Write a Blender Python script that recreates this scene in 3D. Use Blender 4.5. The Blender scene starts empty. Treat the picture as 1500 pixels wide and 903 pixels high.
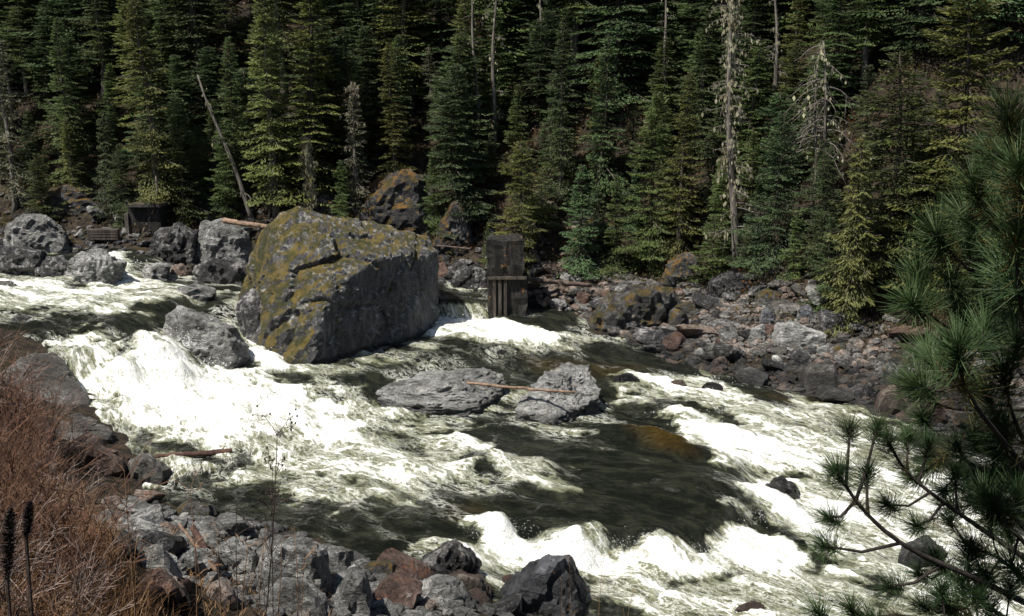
import bpy, bmesh, math, random
import numpy as np
from mathutils import Vector, Matrix

R = math.radians
random.seed(7); RNG = np.random.default_rng(7)
scene = bpy.context.scene
COL = scene.collection

# ------------------------------------------------------------------ camera
EYE = 13.0                      # metres above the main pool
FPX = 1600.0                    # focal length in pixels of the 1500 px wide photograph
PITCH = math.atan((451.5 - 100.0) / FPX)
cam_d = bpy.data.cameras.new('camera'); cam = bpy.data.objects.new('camera', cam_d)
COL.objects.link(cam); scene.camera = cam
cam.location = (0, 0, EYE); cam.rotation_euler = (R(90) - PITCH, 0, 0)
cam_d.sensor_width = 36; cam_d.lens = FPX / 1500 * 36
cam_d.clip_start = 0.05; cam_d.clip_end = 2000

# ------------------------------------------------------------------ light
SUN_EL, SUN_AZ = 60.0, -126.0     # azimuth from +Y towards +X (negative: over the left)
world = bpy.data.worlds.new('World'); scene.world = world; world.use_nodes = True
wn = world.node_tree.nodes; wl = world.node_tree.links
bg = wn['Background']; sky = wn.new('ShaderNodeTexSky'); sky.sky_type = 'NISHITA'
sky.sun_disc = False; sky.sun_elevation = R(SUN_EL); sky.sun_rotation = R(SUN_AZ)
wl.new(sky.outputs[0], bg.inputs[0]); bg.inputs[1].default_value = 0.06
sun_d = bpy.data.lights.new('sun', 'SUN'); sun = bpy.data.objects.new('sun', sun_d); COL.objects.link(sun)
sun_d.energy = 5.0; sun_d.angle = R(0.5); sun_d.color = (1.0, 0.95, 0.87)
sd = Vector((math.sin(R(SUN_AZ)) * math.cos(R(SUN_EL)), math.cos(R(SUN_AZ)) * math.cos(R(SUN_EL)), math.sin(R(SUN_EL))))
sun.rotation_euler = sd.to_track_quat('Z', 'Y').to_euler()
vs = scene.view_settings; vs.view_transform = 'Standard'; vs.look = 'None'; vs.gamma = 1.0; vs.exposure = 0.55
vs.use_curve_mapping = False
scene.cycles.max_bounces = 5; scene.cycles.diffuse_bounces = 2; scene.cycles.glossy_bounces = 3
scene.cycles.transmission_bounces = 2; scene.cycles.transparent_max_bounces = 4
scene.cycles.use_denoising = True

# ------------------------------------------------------------------ maths helpers
COSP, SINP = math.cos(PITCH), math.sin(PITCH)
def ray(u, v):
    a = (u - 750.0) / FPX; b = (451.5 - v) / FPX
    return np.array([a, COSP + b * SINP, -SINP + b * COSP])
def at_depth(u, v, Y):
    d = ray(u, v); return np.array([0, 0, EYE]) + d * (Y / d[1])
def at_z(u, v, z):
    d = ray(u, v); return np.array([0, 0, EYE]) + d * ((z - EYE) / d[2])
def sstep(a, b, x):
    t = np.clip((x - a) / (b - a), 0, 1); return t * t * (3 - 2 * t)
def unit(v):
    return v / np.maximum(np.linalg.norm(v, axis=-1, keepdims=True), 1e-9)

def _hash(ix, iy, iz, seed):
    h = (ix.astype(np.int64) * 374761393 + iy.astype(np.int64) * 668265263 + iz.astype(np.int64) * 2147483647 + seed * 974634777) & 0xFFFFFFFF
    h = ((h ^ (h >> 13)) * 1274126177) & 0xFFFFFFFF
    h = ((h ^ (h >> 16)) * 2246822519) & 0xFFFFFFFF
    return h ^ (h >> 15)
_G = np.array([[1,1,0],[-1,1,0],[1,-1,0],[-1,-1,0],[1,0,1],[-1,0,1],[1,0,-1],[-1,0,-1],[0,1,1],[0,-1,1],[0,1,-1],[0,-1,-1],[1,1,0],[-1,1,0],[0,-1,1],[0,-1,-1]], float)
def perlin(p, seed=0):
    p = np.asarray(p, float); i = np.floor(p); f = p - i; i = i.astype(np.int64)
    w = f * f * f * (f * (f * 6 - 15) + 10); out = np.zeros(len(p))
    for dx in (0, 1):
        for dy in (0, 1):
            for dz in (0, 1):
                g = _G[_hash(i[:, 0] + dx, i[:, 1] + dy, i[:, 2] + dz, seed) & 15]
                dot = g[:, 0] * (f[:, 0] - dx) + g[:, 1] * (f[:, 1] - dy) + g[:, 2] * (f[:, 2] - dz)
                out += dot * (w[:, 0] if dx else 1 - w[:, 0]) * (w[:, 1] if dy else 1 - w[:, 1]) * (w[:, 2] if dz else 1 - w[:, 2])
    return out
def fbm(p, oct=4, seed=0, gain=0.5):
    s = np.zeros(len(p)); a = 1.0
    for k in range(oct):
        s += a * perlin(p * 2.0 ** k + 17.3 * k, seed + k); a *= gain
    return s
def ridged(p, oct=4, seed=0, gain=0.5):
    s = np.zeros(len(p)); a = 1.0
    for k in range(oct):
        s += a * (0.35 - np.abs(perlin(p * 2.0 ** k + 9.1 * k, seed + k))); a *= gain
    return s
def P3(x, y, z=0.0):
    x = np.ravel(x).astype(float); y = np.ravel(y).astype(float)
    return np.stack([x, y, np.zeros_like(x) + z], 1)

# ------------------------------------------------------------------ the valley: shores, river level, ground height
FAR = np.array([(-120,74),(-60,66),(-28,61.5),(-20,60.5),(-10,60.5),(-3.5,60.5),(-.6,58.3),(3.5,57.2),(7,49.5),(10,46.5),(14.4,43.8),(18.5,38),(24,30),(34,18),(50,4),(90,-40)], float)
NEAR = np.array([(-120,58),(-60,52),(-30,50),(-21.5,46),(-16.8,41.5),(-12.4,34.6),(-11.6,32),(-9.2,30.4),(-6.8,29.7),(-4.2,27.6),(-.8,26.2),(1.8,25.2),(6,22.5),(12,16.5),(20,7),(30,-6),(70,-60)], float)
def sdist(poly, x, y):
    best = np.full(x.shape, 1e9); sg = np.ones(x.shape)
    for (ax, ay), (bx, by) in zip(poly[:-1], poly[1:]):
        ex, ey = bx - ax, by - ay; L2 = ex * ex + ey * ey
        t = np.clip(((x - ax) * ex + (y - ay) * ey) / L2, 0, 1)
        dx = x - ax - t * ex; dy = y - ay - t * ey; d = np.hypot(dx, dy)
        c = ex * (y - ay) - ey * (x - ax)
        m = d < best - 1e-9; best = np.where(m, d, best); sg = np.where(m, np.where(c >= 0, 1, -1), sg)
    return best * sg
LV = [(150,365,3.0),(60,372,2.9),(0,420,2.4),(100,440,2.2),(250,430,2.2),(150,470,2.0),(60,480,1.9),(220,497,1.85),(330,440,2.0),(120,508,1.75),(180,525,1.45),
      (352,462,1.5),(360,485,1.0),(372,510,.5),(345,540,.25),(300,500,.9),(290,470,1.3),
      (150,580,.25),(230,570,.35),(300,575,.15),(120,575,.3),(250,620,.1),(400,560,.05),(500,600,0),(400,680,0),(300,750,0),(200,650,.05),
      (640,440,1.05),(667,440,1.05),(697,440,1.05),(690,420,1.2),(650,425,1.2),(640,471,.12),(670,471,.12),(706,469,.12),(600,490,.05),(560,525,.0),(470,550,.02),(445,548,.03),(760,490,.08),(850,500,.05),
      (600,540,0),(800,540,0),(700,640,0),(900,540,0),(980,560,-.05),(900,660,-.05),(1000,700,-.1),(700,720,-.05),(800,760,-.1),(600,760,0),(500,800,0),
      (950,768,-.15),(1050,740,-.2),(1040,690,-.12),(720,765,-.1),(860,772,-.1),(600,820,-.1),
      (1000,630,-.45),(1080,640,-.65),(1200,640,-.7),(1150,720,-.95),(1100,800,-1.0),(900,835,-1.0),(760,820,-.9),(1200,850,-1.1),(1000,880,-1.1),(1300,650,-.8),
      (1100,580,-.3),(1200,600,-.55),(1000,570,-.15),(870,890,-1.05),(1250,750,-1.1),(1400,800,-1.2)]
LP = np.array([at_z(u, v, z) for u, v, z in LV] + [(-120,66,6),(-60,59,4),(-40,56,3.2),(-30,55,2.8),(20,20,-1.5),(30,5,-1.8),(60,-30,-3),(-3,62,1.3),(-12,62,2.2)])
def level(x, y):
    shp = np.shape(x); x = np.ravel(x).astype(float); y = np.ravel(y).astype(float)
    num = np.zeros(len(x)); den = np.zeros(len(x))
    for px, py, pz in LP:
        w = 1.0 / ((x - px) ** 2 + 0.6 * (y - py) ** 2 + 0.35) ** 2
        num += w * pz; den += w
    z = num / den; wb = weir_blend(x, y); zw = .12 + .95 * sstep(WY - .38, WY, y)
    return (z * (1 - wb) + zw * wb).reshape(shp)
WX0, WX1, WY = -4.5, -1.1, 56.2
def weir_blend(x, y): return sstep(WX0 - .8, WX0, x) * sstep(WX1 + .5, WX1, x) * sstep(54.2, 55.0, y) * sstep(60, 58, y)
def beach_w(x):
    return np.interp(x, [-60, -25, -12, -3, 0, 3, 6, 10, 15, 20, 30], [2, 2.5, 2.5, 3, 2.4, 3.2, 5.0, 6.2, 6, 6, 6])
def ground_h(x, y, detail=True):
    shp = np.shape(x); x = np.ravel(np.asarray(x, float)); y = np.ravel(np.asarray(y, float))
    lv = level(x, y); df = sdist(FAR, x, y); dn = -sdist(NEAR, x, y)
    bw = beach_w(x)
    hf = 0.27 * np.minimum(df, bw) + 0.98 * np.maximum(df - bw, 0)
    hf = np.where(hf > 70, 70 + (hf - 70) * 0.25, hf)
    dn_ = np.minimum(dn, 60)
    hn = 0.25 * dn_ + 0.0072 * np.minimum(dn_, 30) ** 2 + 0.2 * np.maximum(dn_ - 30, 0)
    hn += 1.9 * sstep(3.5, 10, dn) * sstep(-4.5, -9.5, x) * sstep(4, 12, y)
    bed = -1.1 * sstep(0, 2.5, np.minimum(-df, -dn))
    h = lv + np.where(df > 0, hf, np.where(dn > 0, hn, bed))
    if detail:
        q = P3(x, y)
        h += fbm(q * 0.16, 3, 3) * 1.1 * sstep(bw, bw + 8, df) + fbm(q * 0.6, 3, 5) * 0.25 * sstep(-1, 4, np.maximum(df, dn))
    return h.reshape(shp)
def on_water(u, v):
    z = 0.0
    for _ in range(6):
        p = at_z(u, v, z); z = float(level(p[0], p[1]))
    return at_z(u, v, z)
def on_ground(u, v, y0=8.0, y1=140.0):
    d = ray(u, v); Y = np.linspace(y0, y1, 1400); T = Y / d[1]
    X = d[0] * T; Z = EYE + d[2] * T; g = ground_h(X, Y)
    hit = np.nonzero(Z <= g)[0]; k = hit[0] if len(hit) else len(Y) - 1
    return np.array([X[k], Y[k], g[k]])
def gz(x, y): return float(ground_h(np.array([x]), np.array([y]))[0])

# ------------------------------------------------------------------ object helpers
def mesh_from(name, verts, faces, mats, smooth=False, mat_idx=None):
    me = bpy.data.meshes.new(name)
    v = np.asarray(verts, np.float32)
    if isinstance(faces, np.ndarray):
        n, k = faces.shape
        me.vertices.add(len(v)); me.vertices.foreach_set('co', v.ravel())
        me.loops.add(n * k); me.loops.foreach_set('vertex_index', faces.astype(np.int32).ravel())
        me.polygons.add(n); me.polygons.foreach_set('loop_start', np.arange(0, n * k, k, dtype=np.int32))
        me.update(calc_edges=True)
    else:
        me.from_pydata([tuple(p) for p in v], [], faces)
    for m in mats: me.materials.append(m)
    if mat_idx is not None: me.polygons.foreach_set('material_index', np.asarray(mat_idx, np.int32))
    me.polygons.foreach_set('use_smooth', np.full(len(me.polygons), smooth))
    me.update()
    return me
def add_obj(name, data, parent=None, loc=None):
    o = bpy.data.objects.new(name, data); COL.objects.link(o)
    if parent is not None: o.parent = parent
    if loc is not None: o.location = loc
    return o
def tag(o, label, cat, group=None):
    o['label'] = label; o['category'] = cat
    if group: o['group'] = group
    return o
def empty(name, loc): 
    o = bpy.data.objects.new(name, None); COL.objects.link(o); o.location = loc; o.empty_display_size = 0.2
    return o
class Geo:
    """collects tubes, boxes and quads into one mesh"""
    def __init__(s): s.v = []; s.f = []; s.n = 0; s.mi = []
    def add(s, verts, faces, mi=0):
        s.v.append(np.asarray(verts, float)); s.f += [tuple(i + s.n for i in f) for f in faces]; s.n += len(verts); s.mi += [mi] * len(faces)
    def tube(s, pts, radii, k=6, mi=0, cap=True):
        pts = np.asarray(pts, float); n = len(pts); t = unit(np.gradient(pts, axis=0))
        ref = np.array([0, 0, 1.0]) if abs(t[0][2]) < 0.9 else np.array([1.0, 0, 0])
        a = unit(np.cross(t, ref)); b = np.cross(t, a); ang = np.arange(k) * 2 * math.pi / k
        rr = np.broadcast_to(np.asarray(radii, float), (n,))
        V = (pts[:, None] + rr[:, None, None] * (np.cos(ang)[None, :, None] * a[:, None] + np.sin(ang)[None, :, None] * b[:, None])).reshape(-1, 3)
        F = [(i * k + j, i * k + (j + 1) % k, (i + 1) * k + (j + 1) % k, (i + 1) * k + j) for i in range(n - 1) for j in range(k)]
        if cap: F += [tuple(range(k))[::-1], tuple((n - 1) * k + j for j in range(k))]
        s.add(V, F, mi)
    def box(s, lo, hi, mi=0):
        x0, y0, z0 = lo; x1, y1, z1 = hi
        V = [(x0,y0,z0),(x1,y0,z0),(x1,y1,z0),(x0,y1,z0),(x0,y0,z1),(x1,y0,z1),(x1,y1,z1),(x0,y1,z1)]
        s.add(V, [(0,3,2,1),(4,5,6,7),(0,1,5,4),(1,2,6,5),(2,3,7,6),(3,0,4,7)], mi)
    def mesh(s, name, mats, smooth=False):
        return mesh_from(name, np.concatenate(s.v), s.f, mats, smooth, s.mi)

# ------------------------------------------------------------------ materials
class NT:
    def __init__(s, name):
        s.m = bpy.data.materials.new(name); s.m.use_nodes = True; s.t = s.m.node_tree; s.t.nodes.clear()
        s.out = s.t.nodes.new('ShaderNodeOutputMaterial')
    def n(s, typ, **kw):
        nd = s.t.nodes.new(typ)
        for k, v in kw.items():
            if k.startswith('i_'): nd.inputs[k[2:].replace('_', ' ')].default_value = v
            else: setattr(nd, k, v)
        return nd
    def l(s, a, b): s.t.links.new(a, b)
    def math(s, op, a, b=None, c=None, clamp=False):
        nd = s.n('ShaderNodeMath', operation=op, use_clamp=clamp)
        for i, x in enumerate((a, b, c)):
            if x is None: continue
            if isinstance(x, (int, float)): nd.inputs[i].default_value = x
            else: s.l(x, nd.inputs[i])
        return nd.outputs[0]
    def ramp(s, fac, a, b, lo=0.0, hi=1.0, smooth=True):
        nd = s.n('ShaderNodeMapRange', interpolation_type='SMOOTHSTEP' if smooth else 'LINEAR')
        s.l(fac, nd.inputs[0]); nd.inputs[1].default_value = a; nd.inputs[2].default_value = b
        nd.inputs[3].default_value = lo; nd.inputs[4].default_value = hi
        return nd.outputs[0]
    def mix(s, fac, a, b):
        nd = s.n('ShaderNodeMix', data_type='RGBA')
        for sock, x in ((nd.inputs[0], fac), (nd.inputs[6], a), (nd.inputs[7], b)):
            if isinstance(x, (int, float)): sock.default_value = x
            elif isinstance(x, tuple): sock.default_value = (*x, 1)
            else: s.l(x, sock)
        return nd.outputs[2]
    def noise(s, vec, scale, detail=4, rough=0.5, dist=0.0):
        nd = s.n('ShaderNodeTexNoise'); nd.inputs['Scale'].default_value = scale; nd.inputs['Detail'].default_value = detail
        nd.inputs['Roughness'].default_value = rough; nd.inputs['Distortion'].default_value = dist
        if vec is not None: s.l(vec, nd.inputs['Vector'])
        return nd.outputs[0]
    def bump(s, h, strength, dist, normal=None):
        nd = s.n('ShaderNodeBump'); nd.inputs['Strength'].default_value = strength; nd.inputs['Distance'].default_value = dist
        s.l(h, nd.inputs['Height'])
        if normal is not None: s.l(normal, nd.inputs['Normal'])
        return nd.outputs[0]
    def bsdf(s, col, rough=0.8, normal=None, spec=0.5):
        nd = s.n('ShaderNodeBsdfPrincipled')
        if isinstance(col, tuple): nd.inputs['Base Color'].default_value = (*col, 1)
        else: s.l(col, nd.inputs['Base Color'])
        if isinstance(rough, (int, float)): nd.inputs['Roughness'].default_value = rough
        else: s.l(rough, nd.inputs['Roughness'])
        nd.inputs['Specular IOR Level'].default_value = spec
        if normal is not None: s.l(normal, nd.inputs['Normal'])
        return nd
    def done(s, sh): s.l(sh, s.out.inputs[0]); return s.m

def rock_mat(name, dark, mid, light, moss=0.0, lichen=0.3, rust=0.0, mossc=((.045,.043,.012),(.14,.088,.022)), stretch=(1,1,1), wetrough=0.45, rot=(0.4,0.5,0.3)):
    t = NT(name); g = t.n('ShaderNodeNewGeometry'); pos = g.outputs['Position']
    mp = t.n('ShaderNodeMapping'); t.l(pos, mp.inputs[0]); mp.inputs['Scale'].default_value = stretch; mp.inputs['Rotation'].default_value = rot
    sv = mp.outputs[0]
    oi = t.n('ShaderNodeObjectInfo')
    a = t.noise(sv, 0.9, 6, .62, .4); b = t.noise(sv, 5.0, 8, .7, .3); c = t.noise(pos, 22, 5, .7)
    m = t.math('ADD', t.math('MULTIPLY', a, .5), t.math('MULTIPLY', b, .5))
    col = t.mix(t.ramp(m, .36, .50), dark, mid); col = t.mix(t.ramp(m, .49, .60), col, light); sp_ = t.noise(pos, 11, 6, .8, .5); col = t.mix(t.ramp(sp_, .57, .65, 0, .45), col, light); col = t.mix(t.ramp(sp_, .45, .38, 0, .8), col, tuple(x * .5 for x in dark))
    col = t.mix(t.ramp(c, .43, .33), col, tuple(x * .35 for x in dark)); cr = t.noise(sv, 2.6, 4, .6, .8); col = t.mix(t.ramp(t.math('ABSOLUTE', t.math('SUBTRACT', cr, .5)), .0, .022, .75, 0), col, tuple(x * .3 for x in dark))
    val = t.ramp(oi.outputs['Random'], 0, 1, .72, 1.25, False)
    hv = t.n('ShaderNodeHueSaturation'); t.l(val, hv.inputs['Value']); t.l(col, hv.inputs['Color']); col = hv.outputs[0]
    sep = t.n('ShaderNodeSeparateXYZ'); t.l(g.outputs['Normal'], sep.inputs[0]); nz = sep.outputs[2]
    if rust > 0:
        r = t.noise(sv, 1.3, 4, .6, 1.0)
        col = t.mix(t.ramp(r, .66 - .14 * rust, .72 - .12 * rust, 0, .8), col, (.20, .085, .04))
    if lichen > 0:
        ln = t.noise(pos, 3.4, 6, .75); lf = t.math('MULTIPLY', t.ramp(ln, .66 - .2 * lichen, .72 - .2 * lichen), t.ramp(nz, .12, .6))
        lcol = col; col = t.mix(t.math('MULTIPLY', lf, .85), col, (.50, .49, .44))
    if moss > 0:
        mn = t.math('ADD', t.math('MULTIPLY', t.noise(pos, 1.1, 5, .65), .6), t.math('MULTIPLY', t.noise(pos, 7, 5, .7), .4))
        asp = t.math('ADD', nz, t.math('MULTIPLY', sep.outputs[0], -.75)); mm = t.math('MULTIPLY', t.ramp(mn, .60 - .18 * moss, .66 - .18 * moss), t.ramp(t.math('ADD', asp, t.math('MULTIPLY', t.math('SUBTRACT', mn, .5), 2.2)), .15, .55))
        mc = t.mix(t.ramp(t.noise(pos, 1.7, 4, .6), .42, .62), mossc[0], mossc[1])
        col = t.mix(t.math('MULTIPLY', mm, t.ramp(t.noise(pos, 4.2, 5, .75), .66, .56)), col, mc)
    sp3 = t.n('ShaderNodeSeparateXYZ'); t.l(pos, sp3.inputs[0]); wetb = t.ramp(t.math('ADD', sp3.outputs[2], t.math('MULTIPLY', b, -.5)), .12, -.08, 0, .7)
    col = t.mix(wetb, col, tuple(x * .5 for x in dark))
    h = t.math('ADD', t.math('MULTIPLY', b, 1.0), t.math('MULTIPLY', c, .35))
    nrm = t.bump(h, 1.0, .32)
    return t.done(t.bsdf(col, t.ramp(a, .35, .6, wetrough, .8), nrm, .4).outputs[0])

M = {}
M['boulder'] = rock_mat('boulder_stone', (.025,.025,.028), (.16,.16,.168), (.36,.355,.35), moss=1.15, lichen=.78, mossc=((.055,.055,.015),(.165,.12,.028)), stretch=(1,1,.3))
M['grey'] = rock_mat('grey_stone', (.03,.03,.029), (.20,.20,.19), (.52,.515,.49), moss=.0, lichen=.35, stretch=(1,1,2.2))
M['pale'] = rock_mat('pale_stone', (.035,.035,.034), (.37,.37,.35), (.72,.715,.69), moss=.0, lichen=.5, stretch=(.6,1,2.0))
M['dark'] = rock_mat('dark_wet_stone', (.012,.012,.013), (.05,.049,.05), (.40,.39,.38), moss=.12, lichen=.18, wetrough=.25)
M['mossy'] = rock_mat('mossy_stone', (.02,.02,.02), (.08,.078,.075), (.24,.235,.23), moss=.75, lichen=.25)
M['outcrop'] = rock_mat('outcrop_stone', (.015,.015,.016), (.055,.055,.058), (.20,.2,.2), moss=.85, lichen=.25, mossc=((.06,.05,.014),(.20,.105,.022)))
M['tan'] = rock_mat('tan_stone', (.07,.052,.042), (.24,.18,.145), (.42,.35,.30), lichen=.2, rust=.2)
M['rust'] = rock_mat('rust_stone', (.045,.03,.025), (.15,.092,.07), (.28,.20,.165), lichen=.15, rust=.45)
M['slab'] = rock_mat('brown_slab_stone', (.032,.030,.027), (.125,.118,.106), (.36,.345,.32), lichen=.0, stretch=(.5,1,1))
M['bluegrey'] = rock_mat('blue_grey_stone', (.035,.036,.042), (.16,.165,.185), (.38,.385,.41), lichen=.05, rust=.15, stretch=(1,.5,1.6))
M['ledge'] = rock_mat('submerged_ledge', (.03,.02,.008), (.09,.055,.015), (.16,.10,.03), lichen=0)

def foliage_mat(name, c1, c2, trans=.25, tipc=None):
    t = NT(name); g = t.n('ShaderNodeNewGeometry'); oi = t.n('ShaderNodeObjectInfo')
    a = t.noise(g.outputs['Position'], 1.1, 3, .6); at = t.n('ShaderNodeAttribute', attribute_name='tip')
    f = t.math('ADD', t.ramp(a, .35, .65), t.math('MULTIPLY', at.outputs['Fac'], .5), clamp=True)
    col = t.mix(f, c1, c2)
    hv = t.n('ShaderNodeHueSaturation'); t.l(col, hv.inputs['Color'])
    t.l(t.ramp(oi.outputs['Random'], 0, 1, .65, 1.3, False), hv.inputs['Value']); t.l(t.ramp(oi.outputs['Random'], 0, 1, .485, .515, False), hv.inputs['Hue'])
    b = t.bsdf(hv.outputs[0], .55, None, .3); tr = t.n('ShaderNodeBsdfTranslucent'); t.l(hv.outputs[0], tr.inputs[0])
    mx = t.n('ShaderNodeMixShader'); mx.inputs[0].default_value = trans; t.l(b.outputs[0], mx.inputs[1]); t.l(tr.outputs[0], mx.inputs[2])
    return t.done(mx.outputs[0])
M['fir_dark'] = foliage_mat('dark_fir_needles', (.026,.042,.018), (.075,.105,.038))
M['fir_blue'] = foliage_mat('blue_green_needles', (.030,.055,.027), (.085,.13,.052))
M['fir_mid'] = foliage_mat('green_fir_needles', (.036,.056,.018), (.105,.14,.042))
M['fir_light'] = foliage_mat('yellow_green_needles', (.05,.064,.018), (.15,.165,.046))
M['fir_pale'] = foliage_mat('lichen_grey_needles', (.04,.045,.025), (.14,.14,.085))
M['lichen'] = foliage_mat('pale_tree_lichen', (.32,.30,.18), (.58,.55,.38), .35)
M['pine'] = foliage_mat('long_pine_needles', (.024,.048,.018), (.072,.11,.042), .2)
M['pine_old'] = foliage_mat('browning_pine_needles', (.05,.05,.018), (.14,.10,.03), .15)
M['under'] = foliage_mat('undergrowth_leaves', (.03,.03,.011), (.085,.065,.02), .2)
M['under_rust'] = foliage_mat('rusty_undergrowth_leaves', (.06,.03,.010), (.16,.075,.018), .2)
M['grass'] = foliage_mat('dry_grass_blades', (.10,.052,.024), (.32,.19,.085), .3)
def wood_mat(name, a, b, scale=6, stretch=(1,1,.15), rough=.85):
    t = NT(name); tc = t.n('ShaderNodeTexCoord'); mp = t.n('ShaderNodeMapping'); t.l(tc.outputs['Object'], mp.inputs[0]); mp.inputs['Scale'].default_value = stretch
    n1 = t.noise(mp.outputs[0], scale, 6, .65, .3); n2 = t.noise(mp.outputs[0], scale * 6, 4, .6)
    col = t.mix(t.ramp(n1, .36, .64), a, b); col = t.mix(t.ramp(n2, .45, .3), col, tuple(x * .4 for x in a))
    return t.done(t.bsdf(col, rough, t.bump(t.math('ADD', n1, t.math('MULTIPLY', n2, .4)), .8, .03), .3).outputs[0])
M['bark'] = wood_mat('brown_bark', (.035,.028,.023), (.10,.085,.07))
M['bark_grey'] = wood_mat('grey_bark', (.07,.06,.052), (.20,.18,.155))
M['bark_pine'] = wood_mat('dark_pine_bark', (.016,.013,.011), (.045,.036,.03), 14)
M['twig'] = wood_mat('red_brown_twigs', (.05,.026,.016), (.16,.082,.05), 3, (1,1,1))
M['twig_grey'] = wood_mat('grey_twigs', (.10,.075,.062), (.26,.20,.17), 3, (1,1,1))
M['twig_tan'] = wood_mat('tan_stalks', (.13,.075,.04), (.30,.19,.11), 3, (1,1,1))
M['twig_dark'] = wood_mat('dark_stalks', (.02,.014,.012), (.06,.042,.034), 3, (1,1,1))
M['log'] = wood_mat('stripped_log_wood', (.12,.08,.055), (.29,.20,.14), 4, (1,1,1))
M['log_dark'] = wood_mat('weathered_log_wood', (.05,.036,.03), (.15,.11,.09), 4, (1,1,1))
M['log_rust'] = wood_mat('red_rotten_log_wood', (.035,.02,.016), (.11,.06,.045), 4, (1,1,1))
def concrete():
    t = NT('stained_concrete'); g = t.n('ShaderNodeNewGeometry'); p = g.outputs['Position']
    mp = t.n('ShaderNodeMapping'); t.l(p, mp.inputs[0]); mp.inputs['Scale'].default_value = (1, 1, .12)
    st = t.noise(mp.outputs[0], 3.5, 5, .65); ag = t.noise(p, 13, 5, .7); bl = t.noise(p, 1.6, 4, .6)
    col = t.mix(t.ramp(st, .40, .62), (.007,.007,.006), (.032,.030,.027)); col = t.mix(t.ramp(ag, .60, .70, 0, .6), col, (.17,.155,.14))
    col = t.mix(t.ramp(bl, .60, .68, 0, .7), col, (.22,.11,.04))
    return t.done(t.bsdf(col, .8, t.bump(t.math('ADD', ag, st), .9, .06), .3).outputs[0])
M['concrete'] = concrete()
def ground_mat():
    t = NT('valley_ground'); g = t.n('ShaderNodeNewGeometry'); p = g.outputs['Position']
    a = t.noise(p, .35, 6, .65); b = t.noise(p, 3, 8, .7); c = t.noise(p, 16, 5, .7)
    col = t.mix(t.ramp(b, .38, .62), (.012,.010,.008), (.052,.038,.024)); col = t.mix(t.ramp(a, .52, .64, 0, .6), col, (.045,.034,.013))
    col = t.mix(t.ramp(c, .64, .72, 0, .5), col, (.10,.09,.08))
    return t.done(t.bsdf(col, .9, t.bump(t.math('ADD', b, t.math('MULTIPLY', c, .4)), .9, .15), .2).outputs[0])
M['ground'] = ground_mat()
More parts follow.
